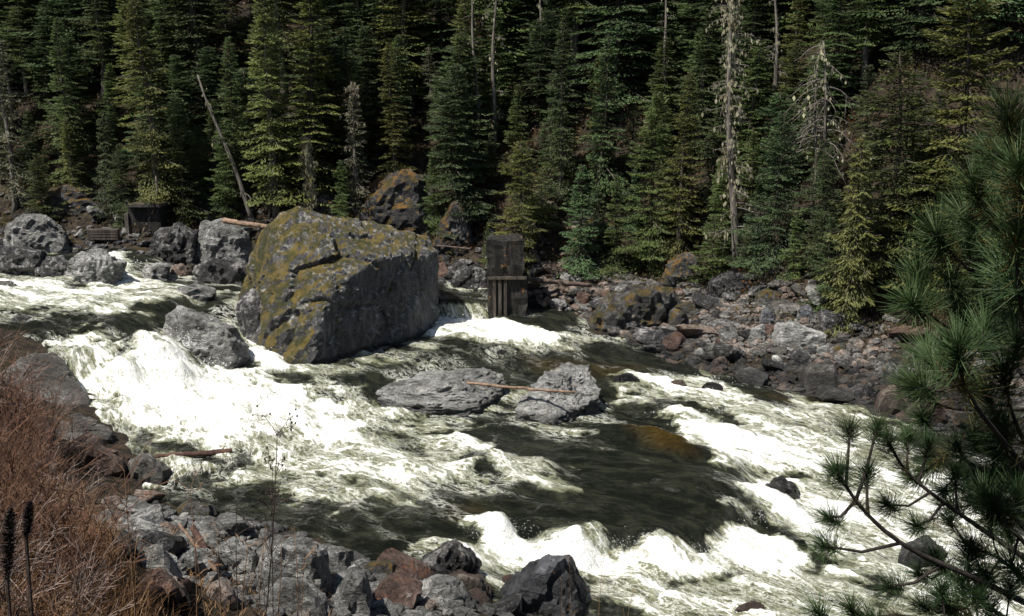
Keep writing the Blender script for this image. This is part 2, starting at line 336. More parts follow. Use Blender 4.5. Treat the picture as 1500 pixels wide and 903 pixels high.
def water_mat():
    t = NT('river_water'); g = t.n('ShaderNodeNewGeometry')
    fl = t.n('ShaderNodeAttribute', attribute_name='flow'); fa = t.n('ShaderNodeAttribute', attribute_name='foam'); am = t.n('ShaderNodeAttribute', attribute_name='amber')
    pos = g.outputs['Position']; fv = fl.outputs['Vector']; foam = fa.outputs['Fac']
    s1 = t.noise(fv, 1.0, 7, .68, .9); s2 = t.noise(fv, 3.2, 6, .7, 1.2); s3 = t.noise(pos, 7, 8, .78, .4); s4 = t.noise(fv, 2.2, 9, .74, .5); mk = t.noise(fv, .35, 3, .55, .4)
    web = t.n('ShaderNodeTexVoronoi', feature='DISTANCE_TO_EDGE'); web.inputs['Scale'].default_value = 1.25
    wob = t.n('ShaderNodeTexNoise'); wob.inputs['Scale'].default_value = 1.4; wob.inputs['Detail'].default_value = 4; t.l(fv, wob.inputs['Vector'])
    vm = t.n('ShaderNodeVectorMath', operation='MULTIPLY_ADD'); t.l(wob.outputs['Color'], vm.inputs[0]); vm.inputs[1].default_value = (1.6,1.6,1.6); t.l(fv, vm.inputs[2])
    t.l(vm.outputs[0], web.inputs['Vector'])
    lace = t.ramp(web.outputs[0], .0, .16, 1, 0)
    n = t.math('ADD', t.math('MULTIPLY', s1, .34), t.math('ADD', t.math('MULTIPLY', s2, .33), t.math('MULTIPLY', s3, .33)))
    v = t.math('ADD', foam, t.math('MULTIPLY', t.math('SUBTRACT', n, .5), t.ramp(foam, .08, .5, 1.0, 2.1)))
    v = t.math('ADD', v, t.math('MULTIPLY', t.math('MULTIPLY', lace, .28), t.ramp(foam, .12, .45)))
    thr = t.ramp(t.math('ABSOLUTE', t.math('SUBTRACT', s4, .5)), .0, .035, 1, 0)
    thr = t.math('MULTIPLY', thr, t.ramp(t.math('ADD', mk, t.math('MULTIPLY', foam, .5)), .56, .78))
    white = t.math('MAXIMUM', t.ramp(v, .74, 1.06), t.math('MULTIPLY', thr, .8)); green = t.math('MAXIMUM', t.ramp(v, .26, .74), t.math('MULTIPLY', thr, .9))
    deep = t.mix(t.ramp(s1, .42, .64), (.017,.020,.016), (.055,.060,.040))
    deep = t.mix(t.math('MULTIPLY', am.outputs['Fac'], t.ramp(s1, .3, .6, .4, 1)), deep, (.12,.075,.016))
    col = t.mix(t.math('MULTIPLY', green, .92), deep, (.47,.49,.31)); col = t.mix(white, col, (.86,.87,.83))
    rough = t.math('ADD', t.math('MULTIPLY', green, .3), t.math('MULTIPLY', white, .3)); rough = t.math('ADD', rough, .06)
    r1 = t.noise(fv, 1.6, 8, .66, .8); mp2 = t.n('ShaderNodeMapping'); t.l(pos, mp2.inputs[0]); mp2.inputs['Scale'].default_value = (1.0, 1.9, 1); mp2.inputs['Rotation'].default_value = (0, 0, .25); r2 = t.noise(mp2.outputs[0], 2.4, 8, .68, .5)
    hh = t.math('ADD', t.math('MULTIPLY', r1, 1.0), t.math('ADD', t.math('MULTIPLY', r2, .9), t.math('ADD', t.math('MULTIPLY', v, .3), t.math('ADD', t.math('MULTIPLY', t.noise(mp2.outputs[0], 6.5, 6, .7, .4), .35), t.math('MULTIPLY', t.math('ABSOLUTE', t.math('SUBTRACT', t.noise(mp2.outputs[0], 1.7, 5, .6, .9), .5)), -1.3)))))
    nb_ = t.n('ShaderNodeBump'); nb_.inputs['Distance'].default_value = .62; t.l(hh, nb_.inputs['Height']); t.l(t.ramp(white, 0, 1, 1.0, .5, False), nb_.inputs['Strength']); nrm = nb_.outputs[0]
    b = t.bsdf(col, rough, nrm, .5); b.inputs['IOR'].default_value = 1.33
    return t.done(b.outputs[0])
M['water'] = water_mat()
t_ = NT('spray_drops'); M['spray'] = t_.done(t_.bsdf((.86, .87, .84), .4).outputs[0])

# ------------------------------------------------------------------ ground sheet
def grid_mesh(x, y, z, keep=None):
    ny, nx = x.shape; idx = np.arange(nx * ny).reshape(ny, nx)
    q = np.stack([idx[:-1, :-1], idx[:-1, 1:], idx[1:, 1:], idx[1:, :-1]], -1).reshape(-1, 4)
    V = np.stack([x.ravel(), y.ravel(), z.ravel()], 1)
    if keep is not None:
        q = q[keep.ravel()[q].all(1)]; used = np.unique(q); remap = np.full(nx * ny, -1); remap[used] = np.arange(len(used))
        return V[used], remap[q], used
    return V, q, None
xs = np.concatenate([np.arange(-160, -45, 3.0), np.arange(-45, 40, .45), np.arange(40, 160.1, 3.0)])
ys = np.concatenate([np.arange(-60, 0, 3.0), np.arange(0, 85, .45), np.arange(85, 230.1, 3.0)])
gx, gy = np.meshgrid(xs, ys); V, F, _ = grid_mesh(gx, gy, ground_h(gx, gy))
o = add_obj('ground', mesh_from('ground', V, F, [M['ground']], True)); o['kind'] = 'structure'

# ------------------------------------------------------------------ rocks
_ICO = {}
def ico(n):
    if n not in _ICO:
        bm = bmesh.new(); bmesh.ops.create_icosphere(bm, subdivisions=n, radius=1)
        _ICO[n] = (np.array([v.co[:] for v in bm.verts]), np.array([[v.index for v in f.verts] for f in bm.faces])); bm.free()
    return _ICO[n]
def hull_planes(pts):
    bm = bmesh.new()
    for p in pts: bm.verts.new(p)
    bmesh.ops.convex_hull(bm, input=bm.verts[:])
    bm.normal_update(); N = []; D = []
    for f in bm.faces: N.append(f.normal[:]); D.append(f.normal.dot(f.verts[0].co))
    bm.free(); return np.array(N), np.array(D)
def rock_surface(N, D, ext, n, sharp, amp, seed, strata=0.0, sdir=(.3,.2,1), fine=1.0, cells=0, cell_amp=.06):
    d, F = ico(n); d = unit(d * ext); rg = np.random.default_rng(seed)
    q = np.maximum(d @ N.T, 1e-4) / D[None]
    r = (q ** sharp).sum(1) ** (-1.0 / sharp); P = d * r[:, None]
    s = float(np.mean(ext)); k = 1.0 / s
    disp = amp * s * (0.9 * ridged(P * k * 1.3 + seed, 4, seed, .55) + 0.8 * fbm(P * k * 2.3 + seed, 3, seed + 9))
    disp += amp * s * fine * .75 * ridged(P * k * 5.0 + seed, 3, seed + 5, .65)
    if strata:
        a = unit(np.array(sdir, float)); t = (P @ a) * k * 5.0 + 0.7 * fbm(P * k * 1.2, 3, seed + 21)
        saw = np.abs((t % 1.0) - .5) * 2; disp += strata * s * (saw ** 2 - .4) * (0.6 + .8 * perlin(P * k * 1.7, seed + 2))
        t2 = t * 2.7 + 0.5 * perlin(P * k * 4, seed + 6); disp += strata * .35 * s * (np.abs((t2 % 1.0) - .5) * 2 - .5)
    if cells:
        W = P * k + .16 * np.stack([perlin(P * k * 2.2 + a, seed + 40) for a in (0, 9, 21)], 1); C = W[rg.integers(0, len(P), cells)]
        dd = np.sqrt(((W[:, None] - C[None]) ** 2).sum(2)); o2 = np.argsort(dd, 1)[:, :2]; ar = np.arange(len(P))
        f1 = dd[ar, o2[:, 0]]; f2 = dd[ar, o2[:, 1]]; off = rg.uniform(-1, .6, cells); nn = unit(rg.normal(size=(cells, 3)))
        disp += cell_amp * s * (off[o2[:, 0]] + 1.6 * ((W - C[o2[:, 0]]) * nn[o2[:, 0]]).sum(1)) - cell_amp * .9 * s * np.exp(-((f2 - f1) / .05) ** 2)
    return P + d * disp[:, None], F
def hero(name, pts, mat, label, n=5, sharp=40, amp=.06, strata=.02, sdir=(.3,.2,1), seed=1, cat='rock', fine=1.0, group=None, cells=34, cell_amp=.075, smooth=False):
    pts = np.asarray(pts, float); c = (pts.min(0) + pts.max(0)) / 2; ext = (pts.max(0) - pts.min(0)) / 2
    N, D = hull_planes(pts - c); V, F = rock_surface(N, D, ext, n, sharp, amp * 1.5, seed, strata * 1.5, sdir, fine, cells, cell_amp)
    o = add_obj(name, mesh_from(name, V, F, [M[mat]], smooth), None, tuple(c))
    rocks_xy.append((c[0], c[1], ext[0], ext[1])); tag(o, label, cat, group); return o
rocks_xy = []
def outline(base, out, depth, zdrop=.7, top=.62, water=True):
    """rock hull from a profile seen across the river: base (u,v) where its front meets the water or ground"""
    b = on_water(*base) if water else on_ground(*base); Y = b[1] + depth * .3; u0, v0 = base; pts = []
    for u, v in out:
        pts.append(at_depth(u, v, Y))
        f = top if v < v0 - 4 else .9
        pts.append(at_depth(u0 + (u - u0) * f, v0 + (v - v0) * (top + .22), Y - depth * .36))
        pts.append(at_depth(u0 + (u - u0) * f, v0 + (v - v0) * (top + .2), Y + depth * .6))
    pts = np.array(pts); lo = pts[pts[:, 2] < pts[:, 2].min() + .35 * np.ptp(pts[:, 2])].copy(); lo[:, 2] = pts[:, 2].min() - zdrop
    return np.concatenate([pts, lo])

# the great boulder
bp = [(425,302,50.6),(386,334,50.0),(470,316,52.4),(560,333,54.6),(630,347,55.4),(641,372,54.6),(556,377,49.9),(398,398,48.4),(370,368,50.6),(358,425,50.8),(348,450,51.2),
      (445,541,46.6),(393,530,47.4),(634,487,53.4),(640,430,54.2),(480,430,47.6),(565,515,50.0),(343,470,51.6),(445,590,46.4),(390,580,47.3),(634,530,53.4),(345,520,51.6),(420,420,59),(632,420,60),(380,420,57)]
hero('great_boulder', [at_depth(*p) for p in bp], 'boulder', 'huge moss-topped grey boulder standing in midstream, by far the largest rock', n=6, sharp=60, amp=.022, strata=.010, sdir=(-.55,.35,.9), seed=4, cat='boulder', fine=1.7, cells=46, cell_amp=.034, smooth=False)
hero('apron_rock', outline((370,508), [(345,445),(372,420),(395,440),(396,505),(368,500),(346,465)], 2.5), 'dark', 'dark ribbed rock apron against the upstream foot of the great boulder', n=4, seed=8, strata=.05, sdir=(1,.1,.5))
hero('grey_rock', outline((300,532), [(236,498),(243,458),(262,447),(300,462),(345,478),(364,508),(350,528),(300,534),(262,512)], 4.0), 'pale', 'pale grey wrinkled rock beside the white cataract, left of the great boulder', n=5, seed=12, amp=.04, cell_amp=.05, strata=.05, sdir=(.7,.1,.8))
hero('slab_rock', [at_depth(p[0], p[1], p[2] - 3.7) for p in [(552,575,45.2),(585,553,46.6),(640,541,47.6),(715,539,47.6),(738,550,47),(735,578,45.6),(690,600,43.6),(640,596,43.6),(590,590,44.2),(700,548,46),(660,560,44.6),
      (552,600,45),(690,625,43.6),(600,612,44),(735,605,46),(640,575,48.5)]], 'pale', 'flat sloping pale slab rock in midstream carrying one end of a stripped pole', n=5, seed=15, sharp=40, cell_amp=.055, amp=.05, strata=.045, sdir=(.1,.5,1))
hero('dark_rock', [at_depth(p[0], p[1], p[2] - 3.7) for p in [(755,598,43.6),(765,582,44),(800,548,45.2),(818,536,45.8),(862,538,46.2),(876,560,45.6),(872,585,44.6),(810,616,42.6),(775,608,43),(840,600,43.6),(790,560,44),
      (810,640,42.6),(755,620,43.6),(872,610,45),(830,560,47.5)]], 'pale', 'grey pitted upright rock in midstream holding the other end of the stripped pole', n=5, seed=19, sharp=40, amp=.06, cell_amp=.06, strata=.06, sdir=(.8,.2,.5))
# left upstream rocks
hero('domed_rock', outline((55,372), [(5,365),(8,335),(35,312),(72,320),(98,345),(105,368),(60,374)], 4.5), 'grey', 'large domed grey rock on the upstream shore under orange moss', n=5, seed=22, amp=.07)
hero('ledge_rock', outline((30,392), [(-25,372),(10,362),(62,366),(72,384),(40,392),(-20,390)], 3), 'dark', 'low black wet ledge at the foot of the domed upstream rock', n=4, seed=23, amp=.10)
hero('grey_rock', outline((140,416), [(95,408),(103,378),(122,368),(150,372),(182,385),(181,402),(150,414),(110,414)], 3.2), 'pale', 'chunky light grey rock splitting the upstream rapids', n=5, seed=26, amp=.09)
hero('black_rock', outline((80,397), [(50,395),(62,380),(90,375),(105,390),(85,398)], 2), 'dark', 'small black rock between the wet ledge and the chunky grey rock', n=4, seed=27, amp=.09)
hero('big_rock', outline((328,400), [(285,385),(284,350),(300,326),(332,324),(366,342),(372,380),(360,400),(310,398)], 4), 'grey', 'tall blue-grey rounded rock upstream, right behind the great boulder, log lying on top', n=5, seed=29, amp=.05)
hero('shaded_rock', outline((262,392), [(222,372),(228,342),(255,330),(290,340),(296,385),(250,392)], 3.5), 'dark', 'dark broken rock beside the tall blue-grey upstream rock', n=5, seed=31, amp=.10)
hero('black_rock', outline((325,418), [(280,412),(286,390),(320,378),(362,385),(372,412),(330,420)], 2.6), 'dark', 'low black wet rock at the foot of the tall blue-grey rock', n=4, seed=33, amp=.10)
hero('grey_rock', outline((236,409), [(206,405),(212,392),(232,383),(250,388),(246,405),(225,410)], 1.8), 'grey', 'small grey wedge rock between two white chutes upstream', n=4, seed=35)
hero('tan_rock', outline((262,404), [(248,402),(252,390),(266,386),(282,396),(270,404)], 1.5), 'tan', 'small pinkish tan rock next to the grey wedge rock upstream', n=4, seed=36)
hero('reef_rock', outline((285,436), [(230,436),(262,424),(300,416),(318,424),(316,434),(280,438)], 2.2), 'grey', 'low ribbed reef just breaking the smooth upstream water', n=4, seed=38, amp=.12, strata=.08, sdir=(.9,0,.4))
hero('flat_rock', outline((10,422), [(-20,424),(-10,414),(18,412),(28,420),(10,425)], 1.6), 'slab', 'low brown rock awash in the upstream white water', n=4, seed=40)
hero('flat_rock', outline((35,470), [(12,470),(20,464),(45,463),(52,469),(30,472)], 1.2), 'dark', 'flat dark rock awash near the upstream bare bushes', n=3, seed=41)
# left bank slabs
hero('brown_slab', [at_depth(*p) for p in [(40,515,41.5),(82,512,42.5),(108,545,41.6),(138,588,40),(140,600,39.6),(95,600,38.6),(40,600,37.5),(20,560,39),(5,540,41),(0,620,38),(140,625,39.6),(60,640,37.5),(80,560,44)]], 'slab', 'smooth brown sloping slab running down into the white cataract', n=5, seed=44, sharp=14, amp=.03, strata=.015, cell_amp=.02, smooth=True)
hero('brown_slab', [at_depth(*p) for p in [(60,606,37.5),(100,602,38.4),(150,618,37.4),(170,632,36.6),(160,645,36),(110,648,35.2),(50,640,35.5),(168,660,36.4),(60,670,35.2),(110,620,39.5)]], 'slab', 'lower brown slab below the smooth sloping slab on the near bank', n=5, seed=46, sharp=12, amp=.05)
hero('rusty_rock', outline((150,690), [(100,685),(105,650),(130,640),(165,660),(190,680),(185,695),(140,700)], 3.5, water=False), 'rust', 'broken rust-streaked rock at the foot of the near bank bushes', n=4, seed=48, amp=.11)
hero('brown_rock', outline((215,705), [(185,700),(188,678),(208,662),(235,674),(252,690),(240,705),(210,708)], 2.6), 'slab', 'dark brown rock at the near waterline with a drifting log behind it', n=4, seed=50, amp=.08)
hero('submerged_rock', outline((285,765), [(245,765),(255,748),(275,733),(310,740),(322,760),(290,768)], 1.8), 'mossy', 'wet mossy rock half under the dark eddy near the stony shore', n=4, seed=52, amp=.08)
# foreground shore
fg = [((425,872),[(372,870),(380,800),(398,788),(452,784),(478,800),(494,862),(470,885),(400,885)],3.0,'grey','big square grey granite block on the near shore',56,.05),
      ((345,838),[(300,835),(312,800),(345,785),(372,800),(378,838),(340,845)],2.2,'grey','rounded grey rock leaning against the big granite block',58,.07),
      ((345,780),[(325,782),(332,768),(350,765),(368,776),(366,785)],1.2,'pale','white-flecked rock at the waterline beside the granite block',59,.1),
      ((425,903),[(370,915),(375,868),(410,845),(450,848),(480,880),(480,915)],2.0,'grey','speckled grey rock in front of the big granite block among dry stems',60,.06),
      ((232,808),[(202,806),(210,780),(228,770),(250,785),(252,806)],1.6,'pale','angular pale rock beside the mossy stone on the near shore',61,.08),
      ((215,778),[(198,782),(202,764),(215,757),(235,766),(238,780)],1.5,'bluegrey','smooth blue-grey rock at the edge of the near shore rubble',62,.06),
      ((240,782),[(222,782),(228,770),(245,764),(262,772),(258,784)],1.2,'tan','small tan rock atop the near shore rubble',63,.06),
      ((228,848),[(198,848),(205,815),(232,795),(255,820),(262,850)],1.8,'pale','jagged pale rock in the middle of the near shore rubble',64,.10),
      ((180,815),[(165,815),(165,785),(180,775),(198,790),(200,815)],1.5,'mossy','yellow-green mossy stone at the edge of the dry grass',65,.06),
      ((235,880),[(192,880),(200,848),(235,838),(268,855),(275,882)],1.8,'rust','dark red broken rock in the near shore rubble',66,.12),
      ((320,885),[(292,888),(300,862),(322,850),(345,865),(350,890)],1.5,'tan','tan and grey rock below the broken stick',67,.09),
      ((165,745),[(145,745),(150,730),(170,725),(188,738),(185,748)],1.3,'tan','flat pinkish rock at the waterline near the dry bushes',68,.05),
      ((270,838),[(250,840),(258,818),(278,808),(298,822),(300,842)],1.6,'grey','dull grey rock wedged behind the broken stick',69,.08),
      ((515,903),[(484,915),(492,868),(515,832),(538,840),(545,880),(548,915)],1.8,'grey','tall narrow grey rock at the waterline with dark clefts',70,.10),
      ((558,848),[(530,848),(536,826),(560,819),(582,822),(588,840),(575,848)],1.3,'mossy','small black mossy rock in the shallows',71,.06),
      ((590,872),[(548,872),(560,856),(595,842),(622,855),(612,875)],1.6,'tan','wet pinkish slab rock in the shallows',72,.05),
      ((655,852),[(608,850),(622,815),(668,792),(690,806),(705,828),(680,846),(640,856)],2.4,'dark','shiny black and white pitted rock beside the foaming chute',73,.10),
      ((690,880),[(640,880),(650,846),(672,834),(708,842),(724,862),(716,895),(660,895)],2.2,'tan','angular rock with a flat tan top next to the blue-grey slab rock',74,.06),
      ((630,903),[(580,915),(590,880),(625,852),(660,862),(688,900),(685,918)],2.2,'grey','rough grey rock in front of the angular tan-topped rock',75,.10),
      ((800,900),[(720,912),(726,860),(760,835),(800,815),(838,811),(850,835),(862,870),(862,915)],3.6,'bluegrey','large blue-grey slab rock with an orange-red patch beside the foam',76,.06),
      ((560,903),[(530,912),(540,885),(565,876),(585,890),(588,912)],1.4,'pale','small pale rock between the tall narrow rock and the rough grey rock',77,.1)]
for base, out, dep, mt, lab, sd_, am in fg:
    hero('shore_rock', outline(base, out, dep, water=base[0] > 600), mt, lab, n=5 if dep > 2 else 4, seed=sd_, amp=am * .7, cell_amp=.055, strata=.03, sdir=(.5,.2,.9))
hero('red_stone', outline((745,858), [(732,858),(736,846),(748,842),(757,848),(752,860)], .9, zdrop=.2), 'rust', 'orange-red stone lodged on the flank of the blue-grey slab rock', n=4, seed=79)
# mid-river and right bank larger rocks
mid = [((650,0),)]
for base, out, dep, mt, lab, sd_ in [
    ((915,560),[(898,560),(904,550),(925,548),(938,556),(930,564)],1.2,'dark','small dark rock at the head of the bank riffle',81),
    ((993,568),[(980,568),(984,558),(1000,556),(1006,566)],.9,'tan','small brown rock in the bank riffle foam',82),
    ((1042,572),[(1026,571),(1034,561),(1050,560),(1060,568),(1050,575)],1.1,'dark','black rock standing alone in the bank riffle foam',83),
    ((1052,550),[(1038,550),(1044,538),(1060,538),(1064,550)],1.1,'tan','brown rock at the edge of the bank riffle',84),
    ((735,518),[(726,520),(730,514),(742,514),(746,520)],.8,'dark','tiny dark rock breaking the smooth pool below the weir',85),
    ((965,508),[(944,508),(948,490),(968,484),(996,490),(998,508),(970,512)],2.0,'dark','cluster-like dark wet rock at the shore of the smooth pool',86),
    ((1140,735),[(1112,738),(1120,712),(1145,700),(1168,715),(1172,738)],1.8,'dark','black rock buried in foam of the downstream drop',87),
    ((1100,893),[(1070,900),(1080,884),(1110,880),(1125,895)],1.2,'rust','flat rust-edged rock awash at the tail of the rapids',88),
    ((1350,830),[(1312,835),(1322,800),(1355,785),(1385,810),(1390,838)],2.2,'dark','dark wet rock in the rapids behind the pine boughs',89),
    ((1310,610),[(1278,612),(1285,572),(1310,566),(1338,590),(1348,612),(1320,622)],2.6,'tan','large brown and grey rock at the waterline of the stony beach',90),
    ((1262,586),[(1240,585),(1246,570),(1270,566),(1288,574),(1282,588)],1.8,'dark','dark wedge rock beside the large brown waterline rock',91),
    ((1370,628),[(1345,628),(1352,598),(1372,594),(1392,612),(1395,630)],2.0,'rust','rusty brown rock at the beach edge behind pine needles',92)]:
    hero('river_rock', outline(base, out, dep), mt, lab, n=4, seed=sd_, amp=.09, strata=.03)
for base, out, dep, mt, lab, sd_ in [
    ((1175,512),[(1128,500),(1135,472),(1152,468),(1185,480),(1212,492),(1206,510),(1165,515)],2.6,'pale','large striped pale rock lying on the stony beach',101),
    ((1110,504),[(1094,502),(1100,480),(1120,474),(1128,490),(1124,504)],1.8,'pale','upright pale grey rock beside the striped beach rock',102),
    ((1125,475),[(1112,474),(1115,452),(1132,452),(1142,470)],1.6,'bluegrey','blue-grey rock under the moss-capped rock on the beach',103),
    ((1126,450),[(1104,446),(1108,428),(1128,421),(1148,430),(1146,448)],2.0,'mossy','round brown rock with a yellow moss cap at the forest edge',104),
    ((1182,474),[(1166,472),(1170,450),(1185,445),(1198,460),(1196,475)],1.8,'bluegrey','dark blue-grey rock behind the striped beach rock',105),
    ((1150,470),[(1138,470),(1144,458),(1160,456),(1168,470)],1.2,'mossy','small yellow mossy rock between two blue-grey rocks',106),
    ((1205,522),[(1186,524),(1196,508),(1212,505),(1218,518),(1210,528)],1.2,'pale','slanted pale rock below the striped beach rock',107),
    ((1265,558),[(1248,560),(1254,548),(1275,544),(1290,552),(1285,562)],1.6,'grey','broad grey rock on the lower stony beach',108),
    ((1050,540),[(1040,540),(1046,526),(1062,522),(1072,532),(1066,542)],1.3,'tan','large tan cobble near the water on the stony beach',109)]:
    hero('beach_rock', outline(base, out, dep, water=False), mt, lab, n=4, seed=sd_, amp=.05, cell_amp=.05, strata=.04, sdir=(.8,.1,.6))
# outcrops on the far bank
for base, out, dep, mt, lab, sd_, nm in [
    ((930,488),[(856,482),(872,450),(895,428),(945,416),(985,420),(1000,446),(995,482),(930,492)],5,'mossy','dark craggy outcrop jutting from the far bank into the pool',111,'craggy_outcrop'),
    ((575,345),[(488,345),(515,305),(550,268),(596,246),(622,256),(636,290),(640,345)],5,'outcrop','steep outcrop with an orange moss top behind the great boulder',112,'mossy_outcrop'),
    ((660,372),[(630,372),(640,320),(665,290),(692,300),(698,372)],4,'outcrop','mossy cliff between the great boulder and the concrete pier',113,'mossy_cliff'),
    ((465,318),[(440,318),(450,290),(475,275),(495,290),(500,318)],3,'outcrop','small orange mossy crag behind the crest of the great boulder',114,'mossy_crag'),
    ((1000,418),[(968,418),(978,385),(1005,368),(1028,380),(1030,418)],3.5,'outcrop','orange mossy rock with white lichen beside the low spreading fir',115,'mossy_outcrop'),
    ((1070,438),[(1032,438),(1036,408),(1070,398),(1105,408),(1110,438)],3,'dark','dark vertical rock face at the back of the stony beach',116,'rock_face'),
    ((95,310),[(45,310),(62,282),(95,265),(128,272),(150,310)],5,'outcrop','orange moss bank on the upstream hillside above the domed rock',117,'mossy_bank'),
    ((700,420),[(660,422),(668,396),(700,388),(716,398),(716,424)],3,'dark','dark rubble rock tucked behind the concrete pier',118,'rubble_rock')]:
    hero(nm, outline(base, out, dep, zdrop=1.2, water=False), mt, lab, n=5, seed=sd_, amp=.06, strata=.05, sdir=(.5,.3,.8), sharp=30, cells=40, cell_amp=.06)

# scattered bank rocks: shared meshes, each its own object
PROTO = []
for k in range(14):
    rg = np.random.default_rng(100 + k); nn = 10; N = unit(rg.normal(size=(nn, 3))); D = rg.uniform(.5, .95, nn)
    N = np.concatenate([N, np.eye(3), -np.eye(3)]); D = np.concatenate([D, np.full(6, 1.0)])
    V, F = rock_surface(N, D, np.array([1, 1, 1.0]), 3, 44, .06, 200 + k, .03)
    PROTO.append(mesh_from('bank_stone', V, F, [M['grey']], False))
def stone(name, x, y, z, sx, sy, sz, mat, label, cat, group, rz=None):
    o = add_obj(name, random.choice(PROTO)); o.location = (x, y, z); o.scale = (sx, sy, sz)
    o.rotation_euler = (random.uniform(-.35, .35), random.uniform(-.35, .35), random.uniform(0, 6.3) if rz is None else rz)
    o.material_slots[0].link = 'OBJECT'; o.material_slots[0].material = M[mat]
    tag(o, label, cat, group); return o
LAB = {'grey': 'grey', 'pale': 'pale', 'dark': 'black', 'tan': 'tan', 'rust': 'rust brown', 'mossy': 'mossy', 'bluegrey': 'blue-grey', 'slab': 'brown'}
def scatter(n, sampler, smin, smax, mats, where, group, flat=.62, power=2.2, placed=None):
    placed = [] if placed is None else placed; got = 0; cand = []
    sizes = sorted([smin + (smax - smin) * random.random() ** power for _ in range(n)], reverse=True)
    for s in sizes:
        for _ in range(40):
            x, y = sampler()
            if all((x - a) ** 2 + (y - b) ** 2 > (.62 * (s + c)) ** 2 for a, b, c in placed): break
        else: continue
        placed.append((x, y, s)); cand.append((x, y, s))
    P = np.array(cand); Z = ground_h(P[:, 0], P[:, 1])
    for (x, y, s), z in zip(cand, Z):
        m = random.choices(list(mats), list(mats.values()))[0]
        big = 'large' if s > smin + .42 * (smax - smin) else 'smaller'; wet = ' at the water edge' if abs(min(sdist(FAR, np.array([x]), np.array([y]))[0], -sdist(NEAR, np.array([x]), np.array([y]))[0], key=abs)) < 1.2 else ''
        stone('bank_rock', x, y, z + s * .18, s * random.uniform(.85, 1.35), s * random.uniform(.7, 1.1), s * random.uniform(.45, flat + .15), m, big + ' ' + LAB[m] + ' rock' + wet + ' among ' + where, 'rock', big + ' ' + LAB[m] + ' rocks' + wet + ' among ' + where)
    return placed
def in_beach(x0, x1, d0, d1):
    def f():
        while True:
            x = random.uniform(x0, x1); y = float(np.interp(x, FAR[:, 0], FAR[:, 1])) + random.uniform(d0 * 1.2, d1 * 1.3)
            d = sdist(FAR, np.array([x]), np.array([y]))[0]
            if d0 < d < d1: return x, y
    return f
pl = scatter(150, in_beach(4.5, 21, -.5, 7.2), .22, 1.05, dict(grey=3, pale=.7, dark=4, tan=2, slab=4, rust=1.5, mossy=2), 'the stony far beach below the firs', '')
pl = scatter(36, in_beach(.4, 6, -.3, 3.6), .25, .75, dict(grey=1, dark=2, tan=3.5, rust=3), 'the rusty rubble beside the concrete pier', '')
pl = scatter(34, in_beach(-33, -10, -.8, 3.5), .3, 1.0, dict(grey=3, dark=4, pale=1, mossy=1), 'the upstream rubble under the forest', '')
pl = scatter(12, in_beach(-6, -.8, -.6, 3.2), .3, .8, dict(grey=2, dark=4, rust=1.5), 'the shaded rubble behind the weir', '')
def near_shore():
    while True:
        x = random.uniform(-11.5, 4); y = float(np.interp(x, NEAR[:, 0], NEAR[:, 1])) - random.uniform(-.6, 9)
        d = -sdist(NEAR, np.array([x]), np.array([y]))[0]
        if .1 < d < 6.5: return x, y
pl = scatter(64, near_shore, .22, .8, dict(grey=3, pale=3, dark=1.5, tan=1.5, rust=1), 'the near shore rubble', '')
# small cobbles nobody could count
def cobbles(name, n, sampler, smin, smax, label, mat):
    d, F = ico(1 if smax < .3 else 2); Vs, Fs = [], []; XY = np.array([sampler() for _ in range(n)]); Z = ground_h(XY[:, 0], XY[:, 1])
    for i in range(n):
        s = random.uniform(smin, smax); rg = np.random.default_rng(i); r = 1 / np.maximum((np.maximum(d @ unit(rg.normal(size=(9, 3))).T, 1e-3) ** 10).sum(1) ** .1, .72)
        P = d * np.clip(r, .6, 1.25)[:, None] * s * np.array([random.uniform(.8, 1.4), random.uniform(.7, 1.1), random.uniform(.4, .8)])
        a = random.uniform(0, 6.3); ca, sa = math.cos(a), math.sin(a)
        P = P @ np.array([[ca, sa, 0], [-sa, ca, 0], [0, 0, 1]]) + np.array([XY[i, 0], XY[i, 1], Z[i] + s * .15])
        Vs.append(P); Fs.append(F + i * len(d))
    o = add_obj(name, mesh_from(name, np.concatenate(Vs), np.concatenate(Fs), [M[mat]], False)); o['kind'] = 'stuff'; tag(o, label, 'stones'); return o
cobbles('beach_cobbles', 2200, in_beach(3.5, 24, -.8, 8), .08, .27, 'small brown-grey cobbles filling the stony far beach', 'slab')
cobbles('brown_cobbles', 900, in_beach(.2, 24, -.7, 7), .08, .25, 'small brown cobbles strewn over the far beach', 'tan')
cobbles('dark_cobbles', 1600, in_beach(-34, 24, -.8, 5), .10, .28, 'small dark stones along the foot of the far bank', 'dark')
cobbles('shore_cobbles', 1500, near_shore, .06, .24, 'small cobbles between the near shore rocks', 'grey')

